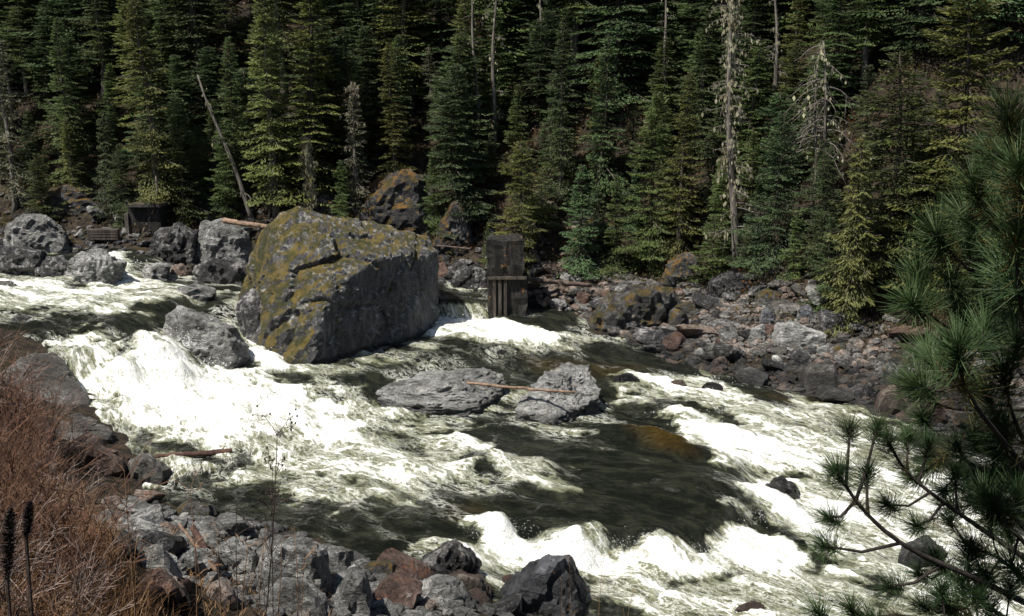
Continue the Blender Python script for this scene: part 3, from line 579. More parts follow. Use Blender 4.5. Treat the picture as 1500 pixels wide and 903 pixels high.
# ------------------------------------------------------------------ river
def in_poly(px, py, poly):
    n = len(poly); ins = np.zeros(px.shape, bool); dist = np.full(px.shape, 1e9)
    for i in range(n):
        ax, ay = poly[i]; bx, by = poly[(i + 1) % n]
        c = (ay > py) != (by > py); ins ^= c & (px < (bx - ax) * (py - ay) / (by - ay + 1e-12) + ax)
        ex, ey = bx - ax, by - ay; t = np.clip(((px - ax) * ex + (py - ay) * ey) / (ex * ex + ey * ey + 1e-12), 0, 1)
        dist = np.minimum(dist, np.hypot(px - ax - t * ex, py - ay - t * ey))
    return np.where(ins, dist, -dist)
FOAM = [ # patches of white and aerated water: outline, density, softness (m)
    ([(95,545),(110,530),(190,548),(240,500),(262,505),(290,530),(350,535),(430,562),(480,590),(560,625),(500,655),(420,640),(330,655),(230,640),(150,605),(110,565)], 1.0, 1.2),
    ([(330,560),(460,560),(580,595),(700,630),(700,690),(600,722),(440,732),(350,700),(270,650)], .66, 2.2),
    ([(0,395),(60,400),(120,420),(190,412),(205,385),(225,388),(230,412),(330,430),(200,455),(240,475),(60,455),(-150,455),(-150,395)], .68, 1.0),
    ([(-40,428),(60,405),(140,425),(220,415),(150,445),(60,447)], .9, 1.0),
    ([(633,452),(690,452),(712,442),(722,468),(830,492),(800,506),(700,500),(630,492)], 1.0, .7),
    ([(760,480),(840,485),(900,500),(840,520),(740,510)], .42, .8),
    ([(880,565),(960,550),(985,545),(1060,558),(1110,592),(1000,592),(900,582)], .74, .9),
    ([(968,612),(1000,604),(1080,622),(1180,632),(1270,650),(1230,700),(1120,692),(1060,682),(1010,655)], .92, .8),
    ([(1060,590),(1200,600),(1330,650),(1330,700),(1200,660),(1080,615)], .55, 1.0),
    ([(1095,720),(1130,690),(1230,715),(1320,760),(1340,830),(1220,820),(1130,780),(1085,750)], .82, .8),
    ([(690,770),(735,758),(792,792),(900,790),(1030,802),(1090,770),(1140,790),(1200,830),(1090,850),(900,842),(830,818),(710,828)], 1.0, .5),
    ([(840,830),(1000,838),(1220,820),(1300,850),(1310,915),(930,915),(880,870)], .68, .9),
    ([(680,672),(745,662),(830,688),(850,725),(740,705)], .44, .7), ([(770,650),(860,640),(930,610),(860,620),(760,630)], .40, .6),
    ([(1125,570),(1230,588),(1330,640),(1290,650),(1190,612)], .66, .7),
    ([(85,505),(150,504),(142,530),(112,545)], 1.0, .4), ([(358,478),(378,505),(430,540),(385,552),(362,520)], 1.0, .4),
    ([(1200,640),(1400,690),(1560,830),(1560,960),(1270,940),(1250,780)], .66, 1.2),
    ([(520,515),(680,520),(690,548),(560,556)], .27, 1.0), ([(120,385),(178,366),(205,388),(212,412),(175,418),(130,424)], .9, .5),
    ([(500,720),(700,700),(720,745),(560,750)], .30, 1.0), ([(940,488),(985,484),(990,500),(950,502)], .7, .4)]
dx = .095
wx = np.arange(-46, 34, dx); wy = np.arange(2, 66, dx); X, Y = np.meshgrid(wx, wy); shp = X.shape
df = sdist(FAR, X, Y); dn = -sdist(NEAR, X, Y); keep = (df < .9) & (dn < .9)
ii = np.nonzero(keep.ravel())[0]; x = X.ravel()[ii]; y = Y.ravel()[ii]; dfi = -df.ravel()[ii]; dni = -dn.ravel()[ii]
lv = level(x, y); foam = np.zeros(len(x))
for out, dens, soft in FOAM:
    poly = np.array([on_water(u, v)[:2] for u, v in out]); b = soft
    m = (x > poly[:, 0].min() - b) & (x < poly[:, 0].max() + b) & (y > poly[:, 1].min() - b) & (y < poly[:, 1].max() + b)
    sdm = in_poly(x[m], y[m], poly) + 1.0 * soft * fbm(P3(x[m] * .7, y[m] * .7), 4, 31, .65)
    foam[m] = np.maximum(foam[m], dens * sstep(-soft * .8, soft * .8, sdm))
wb = weir_blend(x, y); foam = np.where(wb > .5, np.where(y > WY - .12, .12, np.where(y > WY - .36, .62, 1.0)), foam)
for cx, cy, ex, ey in rocks_xy:   # broken water round each rock
    m = (np.abs(x - cx) < ex + 1.2) & (np.abs(y - cy) < ey + 1.2)
    if m.any():
        q = np.hypot((x[m] - cx) / (ex + .35), (y[m] - cy) / (ey + .35)); foam[m] = np.maximum(foam[m], .38 * sstep(1.25, .95, q))
psi = dni / np.maximum(dni + dfi, .5) * 16.0; ss = x * .55 - y * .35
flow = np.stack([ss * 1.0, psi * 2.4, np.zeros(len(x))], 1)
st = fbm(flow * np.array([.35, .45, 1]) + 5, 4, 41, .6)
foam += st * .42 * sstep(.05, .4, foam) * sstep(1.2, .8, foam) + .16 * np.maximum(st, 0)
z = lv + .10 * fbm(flow * np.array([.8, .55, 1]), 3, 51) * 1.3 + .035 * fbm(P3(x * 1.6, y * 1.6), 3, 61)
ff = sstep(.35, 1.0, foam); z += ff * (.26 * ridged(P3(x * .55, y * .55), 4, 71, .5) + .075 * ridged(P3(x * 2.0, y * 2.0), 3, 77, .7))
def bump(u, v, h, rx, ry, ang=0.0):
    global z
    c = on_water(u, v); ca, sa = math.cos(ang), math.sin(ang); a = (x - c[0]) * ca + (y - c[1]) * sa; b = -(x - c[0]) * sa + (y - c[1]) * ca
    z = z + h * np.exp(-(a / rx) ** 2 - (b / ry) ** 2)
for args in [(735,780,.4,.8,.8),(830,785,.3,1.3,.5),(905,786,.3,.9,.5),(258,520,.75,.7,.6),(205,545,.4,.9,.7),(975,655,.42,2.2,.7,-.7),(1040,720,.4,1.8,.8,-.7),(720,682,.38,.8,.7),(790,688,.3,.7,.6),
             (1130,740,.5,.9,.8),(1000,615,.45,1.0,.6,-.4),(900,640,.3,1.8,.8,-.3),(1080,800,.35,1.4,.6),(600,690,.2,1.2,.8),(930,568,.25,.8,.5),(1060,640,.3,1.2,.6)]: bump(*args)
amber = np.zeros(len(x))
for out in ([(905,636),(960,632),(1010,658),(1020,672),(960,662)], [(760,520),(880,530),(960,540),(880,555),(780,545)], [(640,745),(700,735),(730,755),(660,765)], [(1100,575),(1180,580),(1240,600),(1150,592)]):
    poly = np.array([on_water(u, v)[:2] for u, v in out]); amber = np.maximum(amber, sstep(-.4, .7, in_poly(x, y, poly)) * (.95 if out[0][0] == 905 else .35))
# torn spray over the drops
rg = np.random.default_rng(5); SP = []
for u, v, n, r, hh in [(258,515,420,1.1,.9),(205,545,420,1.4,.6),(130,540,260,1.0,.5),(300,540,220,1.0,.4),(735,785,420,.8,.3),(830,805,600,1.5,.28),(930,815,520,1.5,.25),(1040,812,460,1.3,.25),(1110,760,300,.9,.35),(1000,622,260,1.2,.4),(665,466,420,1.6,.5),(705,455,260,.8,.7),(1150,725,200,1.0,.5),(190,395,140,.8,.4),(60,420,160,1.4,.4),(385,530,120,.6,.4),(1040,565,120,1.0,.3)]:
    c = on_water(u, v); q = rg.normal(0, r * .5, (n, 3)) * [1, .8, 0] + c; jets = c + rg.normal(0, r * .5, (max(n // 14, 1), 3)) * [1, .8, 0]; k = rg.integers(0, len(jets), n); w_ = rg.random(n) < .6
    q[w_] = jets[k[w_]] + rg.normal(0, .14, (w_.sum(), 3)); q[:, 2] = c[2] + .1 + np.abs(rg.normal(0, hh * .42, n)); SP.append(q)
SP = np.concatenate(SP); n = len(SP); sz = rg.uniform(.005, .018, n) * (SP[:, 1] / 46.0) ** 1.5; T4 = np.array([(1,1,1),(-1,-1,1),(-1,1,-1),(1,-1,-1)], float)
V4 = (SP[:, None] + sz[:, None, None] * (T4[None] + rg.normal(0, .5, (n, 4, 3)))).reshape(-1, 3)
F4 = (np.arange(n)[:, None, None] * 4 + np.array([[0,1,2],[0,3,1],[0,2,3],[1,3,2]])[None]).reshape(-1, 3)
o = add_obj('spray', mesh_from('spray', V4, F4, [M['spray']])); o['kind'] = 'stuff'; tag(o, 'white spray tossed up over the drops of the rapids', 'spray')
full = np.zeros(X.size); full[ii] = z
V, F, used = grid_mesh(X, Y, full.reshape(shp), keep)
me = mesh_from('river', V, F, [M['water']], True); pos = np.searchsorted(ii, used)
for nm, arr in (('foam', foam), ('amber', amber)):
    a = me.attributes.new(nm, 'FLOAT', 'POINT'); a.data.foreach_set('value', arr[pos].astype(np.float32))
a = me.attributes.new('flow', 'FLOAT_VECTOR', 'POINT'); a.data.foreach_set('vector', flow[pos].astype(np.float32).ravel())
o = add_obj('river_water', me); o['kind'] = 'structure'

# ------------------------------------------------------------------ conifers
def conifer_mesh(name, seed, H, Rad, base, droop, nb, per, leaf, prof=.85, up=.5, hang=.3, lichen=0, wood='bark'):
    per = int(per * 2.7); leaf *= .56; nb = int(nb * 1.25)
    rg = np.random.default_rng(seed); tr = Geo(); r0 = .016 * H + .03
    zz = np.linspace(-.6, H, 12); cx = .012 * H * np.sin(zz / H * 5 + seed); cy = .012 * H * np.cos(zz / H * 4 + seed * 2)
    tr.tube(np.stack([cx, cy, zz], 1), r0 * (1 - zz.clip(0) / H) ** .9 + .008, 7)
    br = Geo(); P = []; Dv = []; S = []; tipA = []
    for b in range(nb):
        t = base + (1 - base) * ((b + rg.random()) / nb) ** .92; h = t * H; tt = (t - base) / (1 - base)
        az = b * 2.39996 + rg.normal(0, .35); L = Rad * ((1 - tt) ** prof * rg.uniform(.5, 1.12) * (1 + .22 * math.sin(az * 2 + tt * 9 + seed)) + .06) * (1 if tt > .12 else .75 + 2 * tt)
        if rg.random() < .16 and tt > .08: continue
        if rg.random() < .10: L *= .45
        e0 = (-.25 + .95 * tt) * up + rg.normal(0, .1); s = np.linspace(0, 1, 6)
        d2 = np.array([math.cos(az), math.sin(az)]); rad = L * s; zc = L * (e0 * s - droop * s ** 1.6 * (1 - .6 * tt) + .35 * droop * s ** 4)
        bx = np.interp(h, zz, cx); by = np.interp(h, zz, cy); pts = np.stack([bx + d2[0] * rad, by + d2[1] * rad, h + zc], 1)
        br.tube(pts, np.maximum(.012 + .012 * L * (1 - s), .008), 3, 1, False)
        n = int(per * (L / Rad) ** 1.15) + 5; q = rg.random(n) ** .7; q = .12 + .88 * q
        c = np.stack([np.interp(q, s, pts[:, k]) for k in range(3)], 1); side = np.array([-d2[1], d2[0], 0]); fwd = unit(np.stack([np.interp(q, s, np.gradient(pts[:, k])) for k in range(3)], 1))
        lat = rg.uniform(-1, 1, n); wid = L * .36 * np.sin(np.clip(q, 0, 1) ** .8 * 2.7) + .08
        c = c + side * (lat * wid)[:, None] - fwd * (np.abs(lat) * wid * .35)[:, None]; c[:, 2] -= np.abs(lat) * wid * hang + rg.random(n) * .05
        dv = fwd * .9 + side * (np.sign(lat) * (.35 + .6 * np.abs(lat)))[:, None] + rg.normal(0, .22, (n, 3)); dv[:, 2] -= hang * .9
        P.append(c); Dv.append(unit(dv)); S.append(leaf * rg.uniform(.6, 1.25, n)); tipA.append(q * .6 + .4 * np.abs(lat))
    P = np.concatenate(P); Dv = np.concatenate(Dv); S = np.concatenate(S); T = np.concatenate(tipA); n = len(P)
    side = unit(np.cross(Dv, np.array([0, 0, 1.0]) + rg.normal(0, .45, (n, 3)))); w = S * .19
    A = P - Dv * (S * .1)[:, None]; B = P + Dv * (S * .45)[:, None] + side * w[:, None]; Cc = P + Dv * S[:, None]; Dd = P + Dv * (S * .45)[:, None] - side * w[:, None]
    B[:, 2] -= w * .3; Dd[:, 2] -= w * .3
    V = np.stack([A, B, Cc, Dd], 1).reshape(-1, 3); Fq = np.arange(4 * n).reshape(n, 4)
    bv = np.concatenate(br.v); bf = np.array([f for f in br.f]) + len(V)
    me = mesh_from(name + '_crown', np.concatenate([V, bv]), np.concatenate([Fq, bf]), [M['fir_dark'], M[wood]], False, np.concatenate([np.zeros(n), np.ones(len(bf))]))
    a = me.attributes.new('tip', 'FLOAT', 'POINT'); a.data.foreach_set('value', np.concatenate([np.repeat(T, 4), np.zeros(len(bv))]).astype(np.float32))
    return tr.mesh(name + '_trunk', [M[wood]], True), me, H, Rad
TV = {'narrow': conifer_mesh('narrow_fir', 1, 14, 2.2, .05, .55, 150, 60, .34, .72, .5, .35),
      'wide': conifer_mesh('wide_fir', 2, 12, 2.8, .04, .45, 150, 85, .36, .6, .55, .3),
      'tall': conifer_mesh('tall_fir', 3, 18, 2.6, .10, .5, 170, 70, .38, .6, .6, .4, wood='bark_grey'),
      'young': conifer_mesh('young_fir', 4, 6.5, 1.9, .03, .28, 95, 75, .26, .9, .6, .22),
      'droop': conifer_mesh('drooping_fir', 5, 10, 2.2, .05, .85, 100, 70, .32, .8, .3, .75),
      'sparse': conifer_mesh('sparse_fir', 6, 13, 1.7, .10, .6, 80, 34, .32, .6, .4, .5, wood='bark_grey'),
      'high': conifer_mesh('high_crowned_fir', 7, 19, 2.6, .28, .5, 120, 70, .38, .6, .6, .4, wood='bark_grey'),
      'bushy': conifer_mesh('bushy_fir', 8, 9, 2.5, .03, .4, 130, 80, .30, .55, .5, .3),
      'spread': conifer_mesh('spreading_fir', 9, 4.6, 2.3, .05, .18, 60, 85, .28, .85, .55, .15)}
def tree(kind, pos, h, matk, label, group=None, lean=None, wide=1.0, name='fir_tree', cat='tree'):
    if lean is None: lean = (random.gauss(0, .025), random.gauss(0, .025)); name = 'fir_sapling' if h < 5.5 else name
    tm, cm, H, _ = TV[kind]; r = empty(name, tuple(pos)); s = h / H
    r.scale = (s * wide, s * wide, s); r.rotation_euler = (lean[0], lean[1], random.uniform(0, 6.3))
    t = add_obj('trunk', tm, r); c = add_obj('crown', cm, r)
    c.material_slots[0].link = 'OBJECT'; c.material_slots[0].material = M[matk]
    tag(r, label, cat, group); return r
fixed = []
def ptree(u, vb, vt, kind, matk, label, wide=1.0, lean=None, back=0.0):
    b = on_ground(u, vb, 40) + np.array([0, back, 0]); b[2] = gz(b[0], b[1]); top = at_depth(u, vt, b[1]); h = max(top[2] - b[2], 2.0)
    fixed.append((b[0], b[1])); return tree(kind, b, h, matk, label, None, lean, wide)
PT = [(20,312,60,'sparse','fir_pale','thin lichen-greyed fir above the domed upstream rock',1.1), (68,285,212,'young','fir_light','little yellow-green fir above the orange moss bank',.8),
 (108,290,172,'young','fir_light','bright conical fir right of the orange moss bank',.9), (165,305,165,'droop','fir_dark','dark drooping fir beside the ruined concrete abutment',1.1),
 (105,275,25,'narrow','fir_mid','tall fir rising behind the orange moss bank',1.0), (232,312,-10,'tall','fir_light','tall yellow-green fir with a bare grey trunk over the ruined abutment',1.15),
 (400,318,-20,'tall','fir_light','tall light green fir behind the lichen-draped stub',1.1), (458,300,-30,'narrow','fir_light','broad light green fir behind the small mossy crag',1.5),
 (520,318,128,'sparse','fir_pale','slim fir hung with pale lichen behind the great boulder crest',1.2), (575,262,62,'narrow','fir_light','yellow-green fir on top of the orange moss outcrop',1.2),
 (668,335,95,'wide','fir_blue','wide dense green fir above the mossy cliff',1.15), (596,255,190,'young','fir_mid','small sapling growing on the orange moss outcrop',.7), (636,335,215,'young','fir_mid','small fir on the right shoulder of the moss outcrop',.8),
 (500,335,235,'bushy','fir_mid','bushy fir directly behind the great boulder',.8), (758,392,208,'bushy','fir_light','pale yellow-green fir overhanging the concrete pier',1.05), (848,402,240,'young','fir_blue','blue-green young fir behind the log of the pier',1.0),
 (905,398,255,'young','fir_mid','green young fir above the rusty rubble',.9), (950,392,135,'wide','fir_mid','large spreading fir above the craggy outcrop',.95), (995,385,105,'narrow','fir_light','light green fir left of the lichen-hung snag',1.0),
 (1045,415,315,'spread','fir_mid','low spreading fir with layered branches beside the mossy rock',1.1), (1125,395,165,'bushy','fir_blue','dark blue-green fir right of the lichen-hung snag',.85), (1165,408,308,'spread','fir_mid','knee-high layered fir behind the moss-capped rock',.7),
 (1248,478,195,'droop','fir_light','drooping yellow-green fir at the back of the stony beach',1.0), (1385,400,-40,'wide','fir_light','huge yellow-green fir behind the near pine',1.1), (1300,410,75,'bushy','fir_mid','dense fir between the drooping fir and the huge fir',1.1),
 (820,300,10,'narrow','fir_dark','dark fir in front of the shrubby clearing',.9), (875,290,50,'young','fir_dark','dark young fir in the shrubby clearing',.9), (330,318,180,'bushy','fir_mid','bushy fir around the foot of the leaning trunk',.8), (345,300,60,'narrow','fir_mid','fir standing behind the leaning trunk',1.0),
 (1200,400,215,'bushy','fir_dark','dark fir between the tangled dead tree and the drooping fir',.8), (715,400,330,'spread','fir_mid','small fir sprig growing over the mossy cliff foot',.5)]
for a in PT: ptree(*a)
ld = at_depth(372, 325, 63); 
# forest behind, tree by tree
kinds = [('narrow','fir_dark','narrow dark green fir'),('wide','fir_dark','broad dark green fir'),('tall','fir_mid','tall mid green fir'),('narrow','fir_mid','narrow mid green fir'),('tall','fir_light','tall yellow-green fir'),('sparse','fir_pale','thin lichen-greyed fir'),('high','fir_mid','high-crowned fir with bare trunk'),('bushy','fir_blue','bushy blue-green fir'),('wide','fir_blue','broad blue-green fir')]
wts = [5, 4, 3, 4, 2.4, 1.3, 2, 1.5, 1.5]
def zone(a, b):
    uu = 750 + a / b * 1600
    return ['on the hillside above the ruined abutment', 'on the hillside behind the great boulder', 'on the hillside above the concrete pier', 'on the hillside behind the tall lichen-hung snag', 'on the hillside beyond the near pine'][int(np.searchsorted([300, 640, 930, 1230], uu))]
cand = []; tries = 0
while len(cand) < 300 and tries < 30000:
    tries += 1; yy = 60 + 36 * random.random() ** 1.15; half = .52 * yy + 3; xx = random.uniform(-half, half)
    d = sdist(FAR, np.array([xx]), np.array([yy]))[0] - float(beach_w(xx)); sp = 1.7 + .03 * (yy - 60)
    if d < 3.2: continue
    uu = 750 + xx / yy * 1600
    if 690 < uu < 900 and d < 7: continue
    if any((xx - a) ** 2 + (yy - b) ** 2 < sp * sp for a, b in fixed): continue
    fixed.append((xx, yy)); cand.append((xx, yy, d))
C_ = np.array(cand); CZ = ground_h(C_[:, 0], C_[:, 1])
for (xx, yy, d), zz in zip(cand, CZ):
    k, mk, lab = random.choices(kinds, wts)[0]; h = random.uniform(4.5, 9) if d < 9 else random.uniform(6, 13.5)
    zn = zone(xx, yy); sz_ = 'towering' if h > 10.5 else 'mid-sized'
    tree(k, (xx, yy, zz), h, mk, sz_ + ' ' + lab + ' ' + zn, sz_ + ' ' + lab + 's ' + zn, wide=random.uniform(1.25, 1.9))
# small firs and saplings low on the slope
low = 0; tries = 0
while low < 85 and tries < 8000:
    tries += 1; xx = random.uniform(-36, 30); yy = float(np.interp(xx, FAR[:, 0], FAR[:, 1])) + random.uniform(2, 20)
    d = sdist(FAR, np.array([xx]), np.array([yy]))[0] - float(beach_w(xx))
    if d < .3 or d > 12 or any((xx - a) ** 2 + (yy - b) ** 2 < 2.2 for a, b in fixed): continue
    uu = 750 + xx / yy * 1600
    if 420 < uu < 482 or 620 < uu < 740 and d < 4 or 480 < uu < 640 and d < 5: continue
    fixed.append((xx, yy)); low += 1; k = random.choice(['young', 'young', 'bushy', 'spread']); mk = random.choice(['fir_mid', 'fir_dark', 'fir_blue'])
    nm = {'young': 'conical young fir', 'bushy': 'bushy young fir', 'spread': 'low layered fir'}[k]; cn = {'fir_mid': 'mid green', 'fir_dark': 'dark green', 'fir_blue': 'blue-green'}[mk]
    tree(k, (xx, yy, gz(xx, yy)), random.uniform(2.2, 5.5), mk, cn + ' ' + nm + ' low in the undergrowth ' + zone(xx, yy).replace('on the hillside ', ''), cn + ' ' + nm + 's ' + zone(xx, yy).replace('on the hillside ', ''))

# ------------------------------------------------------------------ dead trees
def snag(u, vb, vt, rad, nb, bl, seed, label, lich=0, lean_u=0, top=1.0, y0=40, down=.2, name='dead_tree', spanlo=.12):
    rg = np.random.default_rng(seed); b = on_ground(u, vb, y0); tp = at_depth(u + lean_u, vt, b[1]); ax = tp - b; H = np.linalg.norm(ax)
    r = empty(name, tuple(b)); g = Geo(); s = np.linspace(-.04, 1, 10); wob = .01 * H * np.stack([np.sin(s * 7 + seed), np.cos(s * 6), s * 0], 1)
    g.tube(s[:, None] * ax + wob, rad * (1 - .75 * s.clip(0)), 7); add_obj('trunk', g.mesh('snag_trunk', [M['bark_grey']], True), r)
    bg_ = Geo(); lp = []
    for i in range(nb):
        t = rg.uniform(spanlo, 1); az = rg.uniform(0, 6.28); L = bl * rg.uniform(.35, 1) * (1.1 - .6 * t); q = np.linspace(0, 1, 6)
        d = np.array([math.cos(az), math.sin(az), 0]); p = t * ax + d * (q * L)[:, None] + np.stack([q * 0, q * 0, L * (.25 * q - down * 3 * q ** 2 + .25 * q ** 3)], 1) + rg.normal(0, .035 * L, (6, 3)) * q[:, None]
        bg_.tube(p, .010 + .013 * L * (1 - q), 4); lp.append(p[2:])
        for k in range(rg.integers(1, 5)):
            j = rg.integers(1, 5); d2 = unit(d + rg.normal(0, .7, 3)); e = p[j] + d2 * (np.linspace(0, 1, 4) * L * .4)[:, None] + rg.normal(0, .02 * L, (4, 3)); e[:, 2] -= np.linspace(0, 1, 4) ** 2 * L * down
            e[0] = p[j]; bg_.tube(e, [.013, .011, .009, .007], 3); lp.append(e)
    ob_ = add_obj('branches', bg_.mesh('snag_branches', [M['bark_grey']]), r); ob_['kind'] = 'stuff'
    if lich:
        lp = np.concatenate(lp); sel = lp[rg.integers(0, len(lp), lich)] + rg.normal(0, .06, (lich, 3)); n = lich
        trk = ax * rg.uniform(.25, 1, n // 3)[:, None] + rg.normal(0, rad * .9, (n // 3, 3)); sel[:n // 3] = trk
        ln = rg.uniform(.08, .30, n); sd2 = unit(rg.normal(0, 1, (n, 3)) * np.array([1, 1, .1])) * (ln * .28)[:, None]
        V = np.stack([sel, sel + sd2 - [0, 0, 1] * (ln * .4)[:, None], sel - [0, 0, 1] * ln[:, None], sel - sd2 - [0, 0, 1] * (ln * .5)[:, None]], 1).reshape(-1, 3)
        o = add_obj('lichen', mesh_from('hanging_lichen', V, np.arange(4 * n).reshape(n, 4), [M['lichen']]), r); o['kind'] = 'stuff'
    tag(r, label, 'dead tree'); return r
snag(1075, 405, -40, .24, 85, 2.0, 1, 'tall grey snag hung with pale lichen, taller than the firs round it', 1500, -8, y0=40)
snag(1212, 330, 60, .12, 40, 3.0, 2, 'tangled dead tree with pale arching bare branches', 160, -6, down=.35, spanlo=.45)
snag(1190, 330, 95, .08, 26, 2.6, 12, 'smaller bare tree beside the tangled dead tree', 60, 8, down=.4, spanlo=.4)
snag(458, 322, 200, .16, 60, .75, 3, 'short stub tree thickly draped in pale lichen', 3200, -10)
snag(520, 312, 120, .10, 40, 1.0, 4, 'slim dead spire with white lichen behind the great boulder', 420, -4)
snag(372, 325, 110, .17, 14, .9, 5, 'grey trunk leaning far over towards the upstream side', 30, -82, down=.3)
snag(700, 230, -30, .15, 16, 1.0, 6, 'bare grey pole trunk above the wide dense fir', 40, -8); snag(722, 225, -30, .17, 20, 1.2, 7, 'bare grey trunk with short stubs left of the clearing', 80, 4)
snag(977, 200, -30, .17, 18, 1.3, 8, 'bare trunk with a broken side at the right of the clearing', 60, -4); snag(1138, 240, -30, .18, 26, 1.5, 9, 'brownish dead trunk right of the tall lichen-hung snag', 80, -4)
snag(395, 320, 225, .07, 30, .8, 10, 'small bare grey tree between leaning trunk and lichen stub', 60, 4); snag(790, 150, -40, .13, 16, 1.0, 11, 'thin bare trunk high above the clearing', 20, 3)

# ------------------------------------------------------------------ undergrowth
def undergrowth(name, n, mat, label, xr, dr, seed, hmax=.9, leaf=.16, clump=26, bias=None):
    rg = np.random.default_rng(seed); C = []
    while len(C) < n:
        xx = rg.uniform(*xr); yy = np.interp(xx, FAR[:, 0], FAR[:, 1]) + rg.uniform(dr[0], dr[1] * 1.3); d = sdist(FAR, np.array([xx]), np.array([yy]))[0] - beach_w(xx)
        if dr[0] < d < dr[1] and (bias is None or bias(xx, yy)): C.append((xx, yy))
    C = np.array(C); Z = ground_h(C[:, 0], C[:, 1]); c = np.repeat(np.column_stack([C, Z]), clump, 0); N = len(c); sc = np.repeat(rg.uniform(.4, 1, n), clump)
    off = rg.normal(0, .38, (N, 3)) * sc[:, None]; off[:, 2] = np.abs(rg.normal(0, .4, N)) * hmax * sc; p = c + off
    d = unit(rg.normal(0, 1, (N, 3)) + [0, 0, .3]); s = leaf * rg.uniform(.5, 1.4, N); w = unit(np.cross(d, rg.normal(0, 1, (N, 3)))) * (s * .3)[:, None]
    V = np.stack([p, p + d * (s * .5)[:, None] + w, p + d * s[:, None], p + d * (s * .5)[:, None] - w], 1).reshape(-1, 3)
    o = add_obj(name, mesh_from(name, V, np.arange(4 * N).reshape(N, 4), [M[mat]])); o['kind'] = 'stuff'; tag(o, label, 'undergrowth')
undergrowth('undergrowth', 2200, 'under', 'low olive shrubs and moss under the firs of the far bank', (-38, 34), (-1.6, 26), 1)
undergrowth('rusty_undergrowth', 700, 'under_rust', 'rusty brown bracken and shrubs on the far hillside', (-38, 34), (.2, 24), 2, bias=lambda a, b: math.sin(a * .5 + b * .3) + math.sin(a * .23 - 1) > .5 or (690 < 750 + a / b * 1600 < 900))

# ------------------------------------------------------------------ concrete ruins
def pier():
    b = on_water(741, 462); Y = b[1] + .9; x0 = at_depth(715, 450, Y)[0]; x1 = at_depth(768, 450, Y)[0]; zt = at_depth(740, 350, Y)[2]; zm = at_depth(740, 404, Y)[2]
    r = empty('concrete_pier', ((x0 + x1) / 2, Y, b[2])); w = (x1 - x0) / 2; H = zt - b[2]; m = zm - b[2]
    def blk(nm, lo, hi, sub=7, amp=.05, seed=0):
        bm = bmesh.new(); bmesh.ops.create_cube(bm, size=1); bmesh.ops.subdivide_edges(bm, edges=bm.edges[:], cuts=sub, use_grid_fill=True)
        V = np.array([v.co[:] for v in bm.verts]); V = (V + .5) * (np.array(hi) - np.array(lo)) + np.array(lo); F = np.array([[v.index for v in f.verts] for f in bm.faces]); bm.free()
        V = V + amp * np.stack([fbm(V * 1.7 + 3, 3, seed), fbm(V * 1.7 + 7, 3, seed + 1), fbm(V * 1.7 + 13, 3, seed + 2)], 1)
        return add_obj(nm, mesh_from(nm, V, F, [M['concrete']], False), r)
    blk('upper_block', (-w, -.9, m + .10), (w * .92, 1.4, H), 8, .15, 3); blk('lower_block', (-w * .96, -.78, -1.2), (w * 1.15, 1.6, m), 8, .12, 6)
    g = Geo(); g.box((-w * 1.0, -1.0, m - .02), (w * 1.12, -.80, m + .12)); add_obj('waling_beam', g.mesh('waling_beam', [M['bark']]), r)
    for k, fx in enumerate((-.72, -.42, -.12)):
        g = Geo(); g.box((fx * w, -.93, -.4), (fx * w + .16, -.79, m - .03)); add_obj('timber_post', g.mesh('timber_post', [M['bark']]), r)
    tag(r, 'dark stained old concrete pier standing beside the small weir', 'pier')
pier()
def abutment():
    Y = 62.5; x0 = at_depth(172, 330, Y)[0]; x1 = at_depth(236, 330, Y)[0]; z0 = at_depth(200, 356, Y)[2]; z1 = at_depth(200, 303, Y)[2]
    r = empty('concrete_abutment', ((x0 + x1) / 2, Y, z0)); w = (x1 - x0) / 2; H = z1 - z0
    for nm, lo, hi, mt in [('wall', (-w * .45, 0, -1), (w, 2.2, H), 'concrete'), ('corner_post', (-w * .62, -.12, -1), (-w * .46, 2.0, H * .82), 'bark_grey'), ('cap_slab', (-w * .42, -.3, H + .003), (w * 1.1, 2.3, H + .16), 'mossy')]:
        g = Geo(); g.box(lo, hi); add_obj(nm, g.mesh(nm, [M[mt]]), r)
    tag(r, 'ruined dark concrete abutment with a mossy slab cap on the upstream bank', 'ruin')
    c = at_depth(128, 352, 61.6); e = at_depth(172, 336, 61.6); r2 = empty('timber_wall', (c[0], 61.6, c[2])); n = 4; hh = (e[2] - c[2]) / n
    for k in range(n):
        g = Geo(); g.box((0, 0, k * hh + .01), (e[0] - c[0], .35 + .05 * (k % 2), (k + 1) * hh - .03)); add_obj('plank', g.mesh('plank', [M['bark']]), r2)
    tag(r2, 'low dark brown timber wall at the waterline beside the abutment', 'wall')
abutment()
# ------------------------------------------------------------------ logs
def log(name, a, b, r0, r1, mat, label, sag=0.0, seed=0, knots=3):
    rg = np.random.default_rng(seed); a = np.asarray(a); b = np.asarray(b); s = np.linspace(0, 1, 14); g = Geo(); L = np.linalg.norm(b - a)
    p = (b - a) * s[:, None] + rg.normal(0, .006 * L, (14, 3)) * np.sin(s * math.pi)[:, None] - np.array([0, 0, 1]) * (sag * np.sin(s * math.pi))[:, None]
    g.tube(p, (r0 + (r1 - r0) * s) * rg.uniform(.9, 1.08, 14), 9); root = empty(name, tuple(a)); add_obj('stem', g.mesh('log_stem', [M[mat]], True), root)
    for k in range(knots):
        i = rg.integers(2, 12); g = Geo(); d = unit(rg.normal(0, 1, 3)); g.tube([p[i], p[i] + d * (r0 + .08), p[i] + d * (r0 + .16)], [r0 * .35, r0 * .25, r0 * .15], 5); add_obj('branch_stub', g.mesh('branch_stub', [M[mat]]), root)
    tag(root, label, 'log'); return root
